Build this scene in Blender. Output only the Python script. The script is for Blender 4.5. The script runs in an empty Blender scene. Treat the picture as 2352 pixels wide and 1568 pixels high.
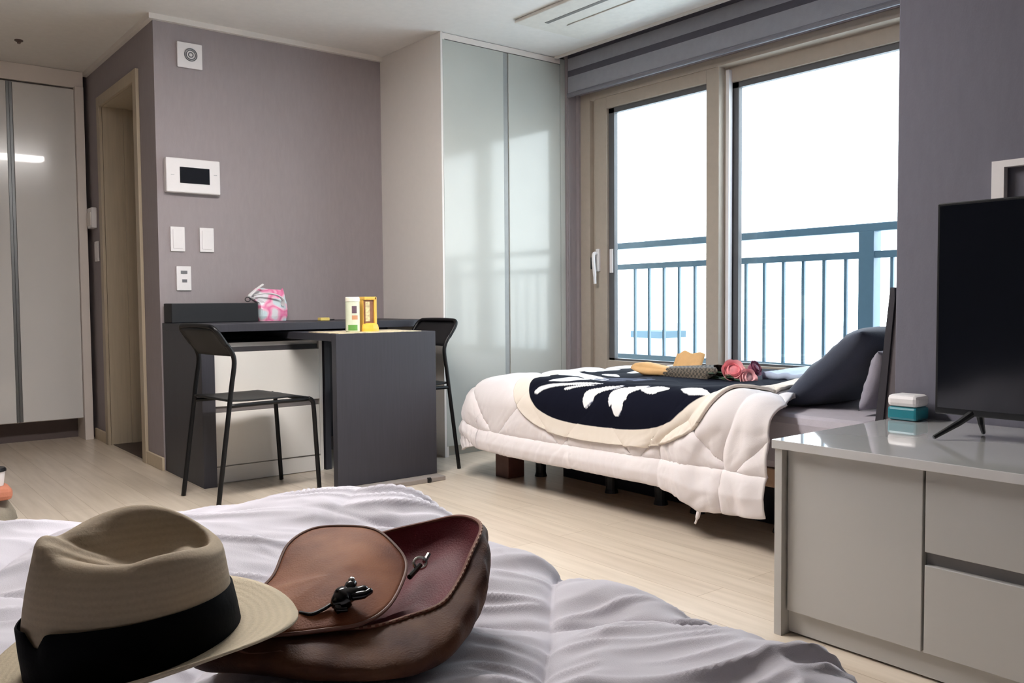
import bpy, bmesh, math, random
import numpy as np
from mathutils import Vector, Matrix
C = bpy.context.scene.collection
R = math.radians
# ---------------------------------------------------------------- camera
cam = bpy.data.cameras.new('camera'); camo = bpy.data.objects.new('camera', cam); C.objects.link(camo)
cam.sensor_width = 36.0; cam.sensor_fit = 'HORIZONTAL'; cam.lens = 36.0 * 1984.57 / 2352.0
cam.clip_start = 0.02; cam.clip_end = 2000
_y, _p, _r = R(38.45276), R(-2.647), R(-0.45965)
fw = Vector((math.sin(_y)*math.cos(_p), math.cos(_y)*math.cos(_p), math.sin(_p)))
rt = Vector((math.cos(_y), -math.sin(_y), 0)); up = rt.cross(fw)
r2 = rt*math.cos(_r) + up*math.sin(_r); u2 = -rt*math.sin(_r) + up*math.cos(_r)
M = Matrix((r2, u2, -fw)).transposed().to_4x4(); M.translation = Vector((0, 0, 0.88))
camo.matrix_world = M
bpy.context.scene.camera = camo
# ---------------------------------------------------------------- world, exposure
S = bpy.context.scene
S.view_settings.view_transform = 'Standard'; S.view_settings.look = 'None'
S.view_settings.gamma = 1.0; S.view_settings.use_curve_mapping = False
S.view_settings.exposure = 0.75
W = bpy.data.worlds.new('sky'); S.world = W; W.use_nodes = True
wn = W.node_tree; wn.nodes.clear()
wo = wn.nodes.new('ShaderNodeOutputWorld'); bg = wn.nodes.new('ShaderNodeBackground')
tc = wn.nodes.new('ShaderNodeTexCoord'); sx = wn.nodes.new('ShaderNodeSeparateXYZ'); cr = wn.nodes.new('ShaderNodeValToRGB')
wn.links.new(tc.outputs['Generated'], sx.inputs[0]); wn.links.new(sx.outputs['Z'], cr.inputs[0])
cr.color_ramp.elements[0].position = 0.0; cr.color_ramp.elements[0].color = (1.0, 0.99, 0.97, 1)
cr.color_ramp.elements[1].position = 0.6; cr.color_ramp.elements[1].color = (0.72, 0.84, 1.0, 1)
wn.links.new(cr.outputs[0], bg.inputs['Color']); wn.links.new(bg.outputs[0], wo.inputs[0])
bg.inputs['Strength'].default_value = 4.5
po = bpy.data.lights.new('window_portal', 'AREA'); po.shape = 'RECTANGLE'; po.size = 2.75; po.size_y = 1.75
poo = bpy.data.objects.new('window_portal', po); C.objects.link(poo)
po.cycles.is_portal = True
poo.location = (3.95, 2.75, 1.28); poo.rotation_euler = (R(90), 0, R(90))
# ---------------------------------------------------------------- colour / material helpers
def lin(c):
    return tuple(((v/255)/12.92 if v/255 <= 0.04045 else ((v/255+0.055)/1.055)**2.4) for v in c) + (1,)
MATS = {}
def mat(name, rgb, rough=0.6, metal=0.0, noise=0.04, nscale=30, bump=0.0, bscale=200, coat=0.0, spec=0.5, emit=None, estr=0, sheen=0.0, stretch=(1,1,1)):
    if name in MATS: return MATS[name]
    m = bpy.data.materials.new(name); m.use_nodes = True; n = m.node_tree; b = n.nodes['Principled BSDF']
    b.inputs['Roughness'].default_value = rough; b.inputs['Metallic'].default_value = metal
    b.inputs['Coat Weight'].default_value = coat; b.inputs['Coat Roughness'].default_value = 0.03
    b.inputs['Specular IOR Level'].default_value = spec; b.inputs['Sheen Weight'].default_value = sheen
    t = n.nodes.new('ShaderNodeTexCoord'); mp = n.nodes.new('ShaderNodeMapping'); n.links.new(t.outputs['Object'], mp.inputs[0])
    mp.inputs['Scale'].default_value = stretch
    nz = n.nodes.new('ShaderNodeTexNoise'); nz.inputs['Scale'].default_value = nscale; nz.inputs['Detail'].default_value = 3
    n.links.new(mp.outputs[0], nz.inputs['Vector'])
    r = n.nodes.new('ShaderNodeValToRGB'); c = lin(rgb)
    r.color_ramp.elements[0].position = 0.3; r.color_ramp.elements[1].position = 0.7
    r.color_ramp.elements[0].color = tuple(v*(1-noise) for v in c[:3])+(1,); r.color_ramp.elements[1].color = tuple(min(1, v*(1+noise)) for v in c[:3])+(1,)
    n.links.new(nz.outputs['Fac'], r.inputs[0]); n.links.new(r.outputs[0], b.inputs['Base Color'])
    if bump:
        n2 = n.nodes.new('ShaderNodeTexNoise'); n2.inputs['Scale'].default_value = bscale; n2.inputs['Detail'].default_value = 2
        n.links.new(mp.outputs[0], n2.inputs['Vector'])
        bp = n.nodes.new('ShaderNodeBump'); bp.inputs['Strength'].default_value = bump; bp.inputs['Distance'].default_value = 0.002
        n.links.new(n2.outputs['Fac'], bp.inputs['Height']); n.links.new(bp.outputs[0], b.inputs['Normal'])
    if emit:
        b.inputs['Emission Color'].default_value = lin(emit); b.inputs['Emission Strength'].default_value = estr
    MATS[name] = m; return m
def glassmat(name, tint=(0.93, 0.97, 0.98)):
    m = bpy.data.materials.new(name); m.use_nodes = True; n = m.node_tree; n.nodes.clear()
    o = n.nodes.new('ShaderNodeOutputMaterial'); mx = n.nodes.new('ShaderNodeMixShader'); fr = n.nodes.new('ShaderNodeMath'); lw = n.nodes.new('ShaderNodeLayerWeight'); pw = n.nodes.new('ShaderNodeMath')
    tr = n.nodes.new('ShaderNodeBsdfTransparent'); gl = n.nodes.new('ShaderNodeBsdfGlossy')
    pw.operation = 'POWER'; pw.inputs[1].default_value = 4.5; n.links.new(lw.outputs['Facing'], pw.inputs[0])
    fr.operation = 'MULTIPLY_ADD'; fr.inputs[1].default_value = 0.7; fr.inputs[2].default_value = 0.05; n.links.new(pw.outputs[0], fr.inputs[0]); tr.inputs['Color'].default_value = tint+(1,); gl.inputs['Roughness'].default_value = 0.01
    n.links.new(fr.outputs[0], mx.inputs[0]); n.links.new(tr.outputs[0], mx.inputs[1]); n.links.new(gl.outputs[0], mx.inputs[2]); n.links.new(mx.outputs[0], o.inputs[0])
    return m
# ---------------------------------------------------------------- mesh helpers
def link(name, me, m=None, parent=None, smooth=False):
    o = bpy.data.objects.new(name, me); C.objects.link(o)
    if m is not None: me.materials.append(m)
    if parent is not None: o.parent = parent
    if smooth:
        for p in me.polygons: p.use_smooth = True
    return o
def obj(name, bm, m, parent=None, smooth=False):
    bmesh.ops.recalc_face_normals(bm, faces=bm.faces)
    me = bpy.data.meshes.new(name); bm.to_mesh(me); bm.free()
    return link(name, me, m, parent, smooth)
def bx(bm, x0, x1, y0, y1, z0, z1, bev=0.0, mtx=None):
    g = bmesh.ops.create_cube(bm, size=1)['verts']
    for v in g: v.co = Vector(((x0+x1)/2+v.co.x*(x1-x0), (y0+y1)/2+v.co.y*(y1-y0), (z0+z1)/2+v.co.z*(z1-z0)))
    if bev:
        es = list({e for v in g for e in v.link_edges})
        r = bmesh.ops.bevel(bm, geom=es, offset=bev, segments=2, affect='EDGES', profile=0.5)
        g = list({v for f in r['faces'] for v in f.verts} | {v for v in g if v.is_valid})
    if mtx is not None:
        for v in g: v.co = mtx @ v.co
    return bm
def B(*boxes, bev=0.0):
    bm = bmesh.new()
    for b in boxes: bx(bm, *b, bev=bev)
    return bm
def spline(pts, n=6, closed=False):
    P = [Vector(p) for p in pts]; out = []; N = len(P)
    rng = range(N if closed else N-1)
    for i in rng:
        if closed: a, b, c, d = P[i-1], P[i], P[(i+1) % N], P[(i+2) % N]
        else: a, b, c, d = P[max(i-1, 0)], P[i], P[i+1], P[min(i+2, N-1)]
        for k in range(n):
            t = k/n
            out.append(0.5*((2*b)+(c-a)*t+(2*a-5*b+4*c-d)*t*t+(3*b-a-3*c+d)*t**3))
    if not closed: out.append(P[-1])
    return out
def tube(bm, pts, r, seg=10, closed=False, flat=None):
    P = [Vector(p) for p in pts]; N = len(P); rings = []
    prev = None
    for i in range(N):
        if closed: t = (P[(i+1) % N]-P[i-1])
        else: t = P[min(i+1, N-1)]-P[max(i-1, 0)]
        t.normalize()
        if prev is None:
            a = Vector((0, 0, 1)) if abs(t.z) < 0.9 else Vector((1, 0, 0))
            prev = t.cross(a).normalized()
        nrm = (prev - t*prev.dot(t)).normalized(); prev = nrm
        bn = t.cross(nrm); rr = r[i] if isinstance(r, (list, tuple)) else r
        rings.append([bm.verts.new(P[i]+(nrm*math.cos(2*math.pi*k/seg)+bn*math.sin(2*math.pi*k/seg)*(flat or 1))*rr) for k in range(seg)])
    for i in range(N if closed else N-1):
        a, b = rings[i], rings[(i+1) % N]
        for k in range(seg): bm.faces.new((a[k], a[(k+1) % seg], b[(k+1) % seg], b[k]))
    if not closed:
        bm.faces.new(rings[0]); bm.faces.new(rings[-1])
    return bm
def T(pts, r, seg=10, closed=False, flat=None): return tube(bmesh.new(), pts, r, seg, closed, flat)
def loft(bm, loops, capa=False, capb=False, closed=True):
    L = [[bm.verts.new(p) for p in lp] for lp in loops]
    for a, b in zip(L, L[1:]):
        n = len(a)
        for k in range(n if closed else n-1): bm.faces.new((a[k], a[(k+1) % n], b[(k+1) % n], b[k]))
    if capa: bm.faces.new(L[0])
    if capb: bm.faces.new(L[-1])
    return bm
def lathe(bm, prof, cx=0, cy=0, seg=24):
    return loft(bm, [[(cx+r*math.cos(2*math.pi*k/seg), cy+r*math.sin(2*math.pi*k/seg), z) for k in range(seg)] for r, z in prof], True, True)
def prism(bm, poly, ax, a, b):
    def p(u, v, w): return {'x': (w, u, v), 'y': (u, w, v), 'z': (u, v, w)}[ax]
    A = [bm.verts.new(p(u, v, a)) for u, v in poly]; D = [bm.verts.new(p(u, v, b)) for u, v in poly]
    bm.faces.new(A); bm.faces.new(D); n = len(A)
    for k in range(n): bm.faces.new((A[k], A[(k+1) % n], D[(k+1) % n], D[k]))
    return bm
def grid_obj(name, P, m, parent=None, thick=0.0):
    ny, nx = P.shape[:2]
    idx = np.arange(nx*ny).reshape(ny, nx)
    f = np.stack([idx[:-1, :-1], idx[:-1, 1:], idx[1:, 1:], idx[1:, :-1]], -1).reshape(-1, 4)
    me = bpy.data.meshes.new(name); me.from_pydata(P.reshape(-1, 3).tolist(), [], f.tolist()); me.update()
    o = link(name, me, m, parent, True)
    if thick:
        s = o.modifiers.new('thickness', 'SOLIDIFY'); s.thickness = thick; s.offset = -1
    return o
def empty(name, loc=(0, 0, 0), rz=0):
    o = bpy.data.objects.new(name, None); C.objects.link(o); o.location = loc; o.rotation_euler = (0, 0, rz); o.empty_display_size = 0.05; return o
def tag(o, label, cat, group=None, kind=None):
    o['label'] = label; o['category'] = cat
    if group: o['group'] = group
    if kind: o['kind'] = kind
    return o
def st(o): o['kind'] = 'structure'; return o
def rehome(root, loc):
    """move a root empty to loc, keeping children (built in world coordinates) in place"""
    root.location = loc
    for c in root.children: c.matrix_parent_inverse = Matrix.Translation(-Vector(loc))
    return root
def copy_tree(o, parent=None):
    c = o.copy(); C.objects.link(c)
    if parent is not None: c.parent = parent
    for ch in list(o.children): copy_tree(ch, c)
    return c
# ---- numpy noise
def vnoise(x, y, seed=0):
    xi = np.floor(x).astype(np.int64); yi = np.floor(y).astype(np.int64); fx = x-xi; fy = y-yi
    fx = fx*fx*(3-2*fx); fy = fy*fy*(3-2*fy)
    def h(a, b):
        n = (a*374761393+b*668265263+seed*982451653) & 0xffffffff
        n = ((n ^ (n >> 13))*1274126177) & 0xffffffff
        return ((n ^ (n >> 16)) & 0xffff)/65535.0
    return (h(xi, yi)*(1-fx)+h(xi+1, yi)*fx)*(1-fy)+(h(xi, yi+1)*(1-fx)+h(xi+1, yi+1)*fx)*fy
def ridge(x, y, seed=0): return 1-np.abs(2*vnoise(x, y, seed)-1)
def sstep(a, b, x):
    t = np.clip((x-a)/(b-a), 0, 1); return t*t*(3-2*t)
# ---------------------------------------------------------------- materials
m_wall = mat('wallpaper_mauve_grey', (154, 145, 147), 0.85, noise=0.03, nscale=60, bump=0.25, bscale=350, stretch=(1, 1, 0.25))
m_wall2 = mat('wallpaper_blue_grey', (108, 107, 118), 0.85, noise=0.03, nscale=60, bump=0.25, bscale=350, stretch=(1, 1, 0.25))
m_rear = mat('bounce_cutting_dark_grey', (72, 70, 74), 0.85, noise=0.03)  # unseen walls toned dark to cut bounced light on the foreground
m_ceil = mat('ceiling_paper', (230, 227, 223), 0.9, noise=0.02, bump=0.1)
m_white = mat('white_trim', (226, 220, 214), 0.5, noise=0.01)
m_gloss = mat('gloss_white_panel', (224, 222, 220), 0.16, noise=0.015, nscale=4, coat=0.6)
m_gloss2 = mat('gloss_pale_panel', (186, 187, 180), 0.13, noise=0.02, nscale=3, coat=0.15)
m_side = mat('warm_white_panel', (232, 223, 216), 0.45, noise=0.015, nscale=4)
m_plast = mat('white_plastic', (232, 228, 228), 0.4, noise=0.01)
m_beige = mat('beige_wood_frame', (182, 168, 146), 0.5, noise=0.06, nscale=12, stretch=(6, 6, 0.4))
m_upvc = mat('taupe_window_frame', (176, 164, 150), 0.4, noise=0.03)
m_gask = mat('dark_grey_gasket', (92, 92, 94), 0.5, noise=0.03)
m_dark = mat('charcoal_laminate', (54, 54, 61), 0.5, noise=0.08, nscale=20, stretch=(8, 8, 0.3))
m_black = mat('black_plastic', (18, 18, 21), 0.4, noise=0.05)
m_blackm = mat('black_metal', (8, 8, 10), 0.45, noise=0.05, spec=0.35)
m_alu = mat('aluminium_groove', (120, 122, 122), 0.4, metal=0.8, noise=0.02)
m_glass = glassmat('window_glass')
def floormat():
    m = bpy.data.materials.new('pale_oak_laminate'); m.use_nodes = True; n = m.node_tree; b = n.nodes['Principled BSDF']; L = n.links.new
    t = n.nodes.new('ShaderNodeTexCoord'); mp = n.nodes.new('ShaderNodeMapping'); mp.inputs['Rotation'].default_value = (0, 0, R(90))
    L(t.outputs['Object'], mp.inputs[0])
    br = n.nodes.new('ShaderNodeTexBrick'); br.offset = 0.37; br.inputs['Scale'].default_value = 1
    br.inputs['Brick Width'].default_value = 1.2; br.inputs['Row Height'].default_value = 0.125; br.inputs['Mortar Size'].default_value = 0.0012
    br.inputs['Color1'].default_value = lin((218, 206, 190)); br.inputs['Color2'].default_value = lin((207, 194, 178)); br.inputs['Mortar'].default_value = lin((176, 158, 136))
    L(mp.outputs[0], br.inputs['Vector'])
    m2 = n.nodes.new('ShaderNodeMapping'); m2.inputs['Scale'].default_value = (22, 1.4, 1); L(t.outputs['Object'], m2.inputs[0])
    nz = n.nodes.new('ShaderNodeTexNoise'); nz.inputs['Scale'].default_value = 1.6; nz.inputs['Detail'].default_value = 5; L(m2.outputs[0], nz.inputs['Vector'])
    r = n.nodes.new('ShaderNodeValToRGB'); r.color_ramp.elements[0].color = (0.86, 0.83, 0.79, 1); r.color_ramp.elements[1].color = (1.06, 1.05, 1.04, 1)
    r.color_ramp.elements[0].position = 0.3; r.color_ramp.elements[1].position = 0.7
    L(nz.outputs['Fac'], r.inputs[0])
    mx = n.nodes.new('ShaderNodeMix'); mx.data_type = 'RGBA'; mx.blend_type = 'MULTIPLY'; mx.inputs['Factor'].default_value = 1
    L(br.outputs['Color'], mx.inputs['A']); L(r.outputs[0], mx.inputs['B']); L(mx.outputs['Result'], b.inputs['Base Color'])
    b.inputs['Roughness'].default_value = 0.28; b.inputs['Specular IOR Level'].default_value = 0.45
    return m
m_floor = floormat()
RIM=[[0.3075, 0.9233, 0.5186], [0.3591, 0.8951, 0.518], [0.4162, 0.8752, 0.517], [0.469, 0.8523, 0.5143], [0.517, 0.8464, 0.5172], [0.558, 0.8398, 0.525], [0.5977, 0.8603, 0.5403], [0.6331, 0.8845, 0.5605], [0.6734, 0.9174, 0.5777], [0.6894, 0.9561, 0.5811], [0.6862, 0.9968, 0.5774], [0.6653, 1.0381, 0.5641], [0.6159, 1.0765, 0.5496], [0.5293, 1.068, 0.5388], [0.4152, 1.0044, 0.5261], [0.344, 0.9582, 0.5187]]
BULGE=[[0.286, 0.9145, 0.5128], [0.3287, 0.8674, 0.5073], [0.3783, 0.8278, 0.5022], [0.4362, 0.7941, 0.4952], [0.4994, 0.7825, 0.4986], [0.5526, 0.7922, 0.5116], [0.5983, 0.8208, 0.5289], [0.6393, 0.8534, 0.5498], [0.6746, 0.9028, 0.5631], [0.7062, 0.9549, 0.5706], [0.716, 1.0234, 0.5636], [0.6864, 1.0713, 0.5442], [0.6354, 1.1109, 0.5286], [0.5469, 1.1039, 0.5181], [0.4182, 1.0395, 0.5107], [0.3321, 0.9671, 0.5089]]
BASE=[[0.305, 0.9467, 0.478], [0.3424, 0.9044, 0.478], [0.3862, 0.8459, 0.478], [0.439, 0.7996, 0.478], [0.4863, 0.78, 0.478], [0.5373, 0.7922, 0.478], [0.5891, 0.8311, 0.478], [0.6261, 0.8641, 0.478], [0.6673, 0.9108, 0.478], [0.6887, 0.96, 0.478], [0.6835, 1.0002, 0.478], [0.6404, 1.024, 0.478], [0.5843, 1.0239, 0.478], [0.506, 1.0239, 0.478], [0.4194, 1.0168, 0.478], [0.3448, 0.991, 0.478]]
FLAP=[[0.4202, 1.0018, 0.5485], [0.4595, 1.0484, 0.5679], [0.5031, 1.0654, 0.5775], [0.5445, 1.0454, 0.578], [0.5681, 1.0137, 0.5751], [0.5719, 0.9717, 0.564], [0.5676, 0.9359, 0.5501], [0.5432, 0.9035, 0.5381], [0.4976, 0.8623, 0.5274], [0.4567, 0.8498, 0.522], [0.4156, 0.8631, 0.5208], [0.374, 0.8833, 0.5197], [0.3333, 0.903, 0.5221], [0.3372, 0.9388, 0.5309], [0.364, 0.9564, 0.5398], [0.3955, 0.9826, 0.5414]]
FLAPC=[0.4693, 0.9369, 0.5426]
HATC=[0.2271, 0.9239, 0.5311]
THONG=[[0.406, 0.8996, 0.5327], [0.4146, 0.8876, 0.5321], [0.4265, 0.8847, 0.5351], [0.4375, 0.8851, 0.5385]]
CLASP=[[0.4537, 0.8792, 0.5465], [0.4782, 0.8727, 0.5509], [0.469, 0.8868, 0.5564], [0.4391, 0.8775, 0.5392], [0.5739, 0.9118, 0.5501], [0.591, 0.9179, 0.5599], [0.5497, 0.8986, 0.5434]]
FEATHERS = [[(2.533, 3.002), (2.541, 3.005), (2.559, 2.987), (2.576, 2.927), (2.584, 2.834), (2.596, 2.744), (2.598, 2.629), (2.581, 2.723), (2.573, 2.819), (2.561, 2.906), (2.547, 2.954), (2.53, 2.981)], [(2.596, 2.984), (2.635, 2.978), (2.724, 2.975), (2.701, 2.87), (2.664, 2.798), (2.601, 2.831), (2.593, 2.939)], [(2.553, 2.819), (2.561, 2.822), (2.57, 2.783), (2.581, 2.723), (2.584, 2.653), (2.567, 2.75), (2.556, 2.789)], [(2.502, 2.65), (2.513, 2.668), (2.541, 2.68), (2.559, 2.668), (2.576, 2.602), (2.593, 2.5), (2.573, 2.521), (2.561, 2.578), (2.544, 2.611), (2.524, 2.614), (2.504, 2.638)], [(2.513, 2.509), (2.539, 2.53), (2.561, 2.53), (2.576, 2.497), (2.584, 2.455), (2.596, 2.359), (2.578, 2.38), (2.567, 2.407), (2.553, 2.431), (2.536, 2.428), (2.53, 2.437), (2.51, 2.434), (2.49, 2.446), (2.49, 2.47), (2.504, 2.488), (2.519, 2.5)], [(2.576, 2.383), (2.596, 2.308), (2.587, 2.248), (2.573, 2.272), (2.559, 2.302), (2.561, 2.341)], [(2.59, 2.197), (2.598, 2.158), (2.598, 2.101), (2.581, 2.052), (2.564, 2.104), (2.57, 2.149)], [(2.684, 3.17), (2.795, 3.227), (2.726, 3.14), (2.675, 3.125)], [(2.803, 3.167), (2.965, 3.221), (2.9, 3.08), (2.783, 2.813), (2.678, 2.708), (2.67, 2.789), (2.763, 2.984), (2.778, 3.068)], [(2.914, 2.978), (2.983, 3.023), (2.951, 2.918), (2.86, 2.804), (2.855, 2.846)], [(3.079, 2.969), (3.193, 2.996), (3.227, 2.963), (3.076, 2.879), (3.014, 2.882)], [(3.008, 3.194), (3.165, 3.215), (3.196, 3.125), (3.082, 3.131), (2.983, 3.116)]]
# ================================================================ THE ROOM
ZC = 2.38
st(obj('floor', B((-2.3, 4.0, -2.3, 6.9, -0.08, 0)), m_floor))
st(obj('ceiling', B((-2.3, 3.575, -2.3, 6.9, ZC, 2.5), (3.575, 4.0, -2.3, 6.9, 2.5, 2.56)), m_ceil))
st(obj('wall_back', B((1.48, 4.0, 4.71, 4.81, 0, 2.5)), m_wall))
# wall with the bathroom door opening (y 5.05 - 5.80, z < 2.13)
st(obj('wall_middle', B((1.38, 1.48, 4.71, 5.04, 0, 2.42), (1.38, 1.48, 5.80, 6.75, 0, 2.42), (1.38, 1.48, 5.04, 5.80, 2.13, 2.42),
    (1.48, 1.575, 4.81, 5.04, 0, 2.42), (1.48, 1.575, 5.80, 6.75, 0, 2.42), (1.48, 1.575, 5.04, 5.80, 2.13, 2.42)), m_wall))
st(obj('wall_far', B((-2.3, 2.9, 6.75, 6.85, 0, 2.42)), m_wall))
st(obj('wall_left', B((-2.4, -2.3, -2.3, 6.9, 0, 2.42)), m_rear))
st(obj('wall_front', B((-2.4, 4.0, -2.4, -2.3, 0, 2.5)), m_rear))
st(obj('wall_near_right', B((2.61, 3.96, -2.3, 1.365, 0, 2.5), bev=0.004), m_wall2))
st(obj('wall_right', B((3.73, 3.93, 1.365, 4.71, 0, 0.40), (3.73, 3.93, 1.365, 4.71, 2.16, 2.5), (3.73, 3.93, 4.01, 4.71, 0.40, 2.16), (3.73, 3.93, 1.365, 1.45, 0.40, 2.16)), m_wall))
st(obj('baseboard_middle', B((1.366, 1.38, 4.70, 5.0, 0, 0.07), (1.366, 1.38, 5.86, 6.15, 0, 0.07), bev=0.003), mat('beige_baseboard', (206, 190, 164), 0.5)))
# crown strips
st(obj('trim_1', B((1.355, 1.38, 4.685, 6.15, ZC-0.028, ZC)), m_white))
st(obj('trim_2', B((1.38, 2.725, 4.685, 4.71, ZC-0.028, ZC)), m_white))
st(obj('trim_3', B((3.563, 3.583, 1.365, 4.045, ZC-0.012, ZC+0.12)), m_white))
st(obj('trim_4', B((2.722, 2.735, 4.045, 4.71, 0, ZC-0.001)), m_white))
# small dark sprinkler cap in the ceiling
o = obj('ceiling_sprinkler', lathe(bmesh.new(), [(0.022, ZC), (0.022, ZC-0.006), (0.010, ZC-0.012), (0.008, ZC-0.02)], 0.912, 5.616, 16), mat('sprinkler_brown', (96, 82, 76), 0.5))
tag(o, 'small brown sprinkler cap on the ceiling above the left cupboards', 'sprinkler')
# ---- bathroom door
d = st(empty('door_1'))
obj('door_casing', B((1.362, 1.3795, 4.985, 5.05, 0, 2.162), (1.362, 1.3795, 5.79, 5.855, 0, 2.162), (1.362, 1.3795, 5.0505, 5.7895, 2.10, 2.162), bev=0.002), m_beige, d)
obj('door_jamb', B((1.3805, 1.574, 5.0405, 5.055, 0, 2.129), (1.3805, 1.574, 5.785, 5.7995, 0, 2.129), (1.3805, 1.574, 5.0555, 5.7845, 2.10, 2.129), (1.50, 1.53, 5.775, 5.79, 0, 2.10)), m_beige, d)
obj('threshold', B((1.39, 1.70, 5.055, 5.785, -0.001, 0.004)), mat('dark_brown_threshold', (58, 44, 42), 0.4), d)
lf = obj('door_leaf', B((1.59, 1.63, 5.06, 5.78, 0.012, 2.10), bev=0.002), mat('door_leaf_beige', (150, 134, 112), 0.5, noise=0.08, nscale=8, stretch=(6, 6, 0.4)), d)
obj('strike_plate', B((1.384, 1.40, 5.052, 5.06, 1.02, 1.09)), mat('brown_metal', (60, 36, 30), 0.4, metal=0.4), d)
st(obj('wall_bathroom', B((2.9, 3.0, 4.81, 6.85, 0, 2.42)), m_wall))
# ---- window: frame, two sliding sashes with glass
w = st(empty('window_1'))
obj('window_frame', B((3.745, 3.90, 3.925, 4.0095, 0.401, 2.159), (3.745, 3.90, 1.451, 1.53, 0.401, 2.159), (3.745, 3.90, 1.5305, 3.9245, 2.115, 2.159), (3.745, 3.90, 1.5305, 3.9245, 0.401, 0.445),
    (3.775, 3.785, 3.905, 3.9245, 0.45, 2.112), bev=0.002), m_upvc, w)
def sash(y0, y1, x0, z0, z1, st_w, st_w2, rail, h=0.05):
    s = obj('sash', B((x0, x0+h, y1-st_w, y1, z0, z1), (x0, x0+h, y0, y0+st_w2, z0, z1), (x0, x0+h, y0+st_w2, y1-st_w, z1-rail, z1), (x0, x0+h, y0+st_w2, y1-st_w, z0, z0+rail), bev=0.003), m_upvc, w)
    obj('gasket', B((x0+h-0.03, x0+h, y1-st_w-0.045, y1-st_w, z0+rail, z1-rail), (x0+h-0.03, x0+h, y0+st_w2, y0+st_w2+0.012, z0+rail, z1-rail),
        (x0+h-0.03, x0+h, y0+st_w2, y1-st_w, z1-rail-0.03, z1-rail), (x0+h-0.03, x0+h, y0+st_w2, y1-st_w, z0+rail, z0+rail+0.012)), m_gask, s)
    obj('glass', B((x0+h-0.018, x0+h-0.012, y0+st_w2, y1-st_w, z0+rail, z1-rail)), m_glass, s)
    return s
s1 = sash(2.945, 3.895, 3.755, 0.445, 2.117, 0.105, 0.085, 0.072)
s2 = sash(1.53, 3.0, 3.825, 0.45, 2.118, 0.07, 0.07, 0.081)
obj('glazing_edge', B((3.80, 3.83, 2.915, 2.935, 0.455, 2.10)), m_plast, w)
hb = B((3.738, 3.757, 3.845, 3.872, 1.06, 1.20), bev=0.004)
tube(hb, spline([(3.745, 3.858, 1.17), (3.71, 3.855, 1.17), (3.70, 3.85, 1.13), (3.705, 3.845, 1.04), (3.708, 3.845, 0.985)], 4), [0.010]*4+[0.011]*9+[0.009]*4, 8)
obj('window_handle', hb, m_plast, s1)
obj('handle_escutcheon', B((3.722, 3.756, 3.874, 3.902, 1.075, 1.15), bev=0.005), m_black, s1)
obj('lock_plate', B((3.766, 3.7745, 3.752, 3.778, 1.05, 1.195), bev=0.002), m_plast, s1)
# wall return trim between wardrobe and window
st(obj('trim_5', B((3.655, 3.735, 4.035, 4.06, 0, 2.44), (3.662, 3.672, 4.028, 4.036, 0, 2.44)), m_wall))
# ---- outdoors
st(obj('ground', B((4.6, 900, -500, 900, -31, -30)), mat('hazy_ground', (236, 236, 230), 0.9, noise=0.1, nscale=0.01)))
st(obj('balcony_slab', B((3.96, 4.2, 1.0, 5.0, 0.2, 0.33)), mat('concrete', (170, 170, 168), 0.9)))
bl = empty('balcony_railing', (4.03, 3.0, 0.33)); m_rail = mat('flare_tinted_railing', (98, 126, 144), 0.4)  # window flare over the rails is put into their blue-grey colour
def ch(name, bm, m, par): 
    o = obj(name, bm, m, par); o.matrix_parent_inverse = Matrix.Translation(-par.location); return o
ch('top_rail', B((4.0, 4.05, 1.1, 4.9, 1.208, 1.248), bev=0.004), m_rail, bl)
ch('middle_rail', B((4.008, 4.042, 1.1, 4.9, 1.078, 1.112)), m_rail, bl)
ch('bottom_rail', B((4.008, 4.042, 1.1, 4.9, 0.505, 0.54)), m_rail, bl)
k = -8
for k in range(-7, 16):
    y = 2.605+0.1204*(k-5)
    if abs(y-2.245) < 0.05: continue
    ch('baluster', B((4.018, 4.032, y-0.008, y+0.008, 0.54, 1.08)), m_rail, bl)
for y in (2.245, 4.65): ch('post', B((4.0, 4.07, y-0.04, y+0.04, 0.33, 1.21), bev=0.003), m_rail, bl)
tag(bl, 'metal balcony railing with flare painted in as blue-grey and thin balusters outside the window', 'railing')
m_bld = mat('distant_render', (205, 208, 205), 0.9); m_roof = mat('distant_blue_roof', (66, 88, 100), 0.8)
rnd = random.Random(5)
for i, (bx_, by_, sx_, sy_, hh, lab) in enumerate([(118, 106, 5, 5, 24.2, 'distant block with flat blue roof seen through the left window pane'), (120, 72, 20, 16, 19, 'distant pale low building seen through the right window pane'),
        (150, 60, 30, 18, 23, 'distant pale building low behind the railing near the thick post')]):
    b_ = empty('distant_building', (bx_, by_, -30)); tag(b_, lab, 'building', 'buildings far outside the window')
    ch('walls', B((bx_-sx_/2, bx_+sx_/2, by_-sy_/2, by_+sy_/2, -30, -30+hh)), m_bld, b_)
    ch('roof', B((bx_-sx_/2-1, bx_+sx_/2+1, by_-sy_/2-1, by_+sy_/2+1, -30+hh, -28.8+hh)), m_roof if i == 0 else m_bld, b_)
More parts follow.
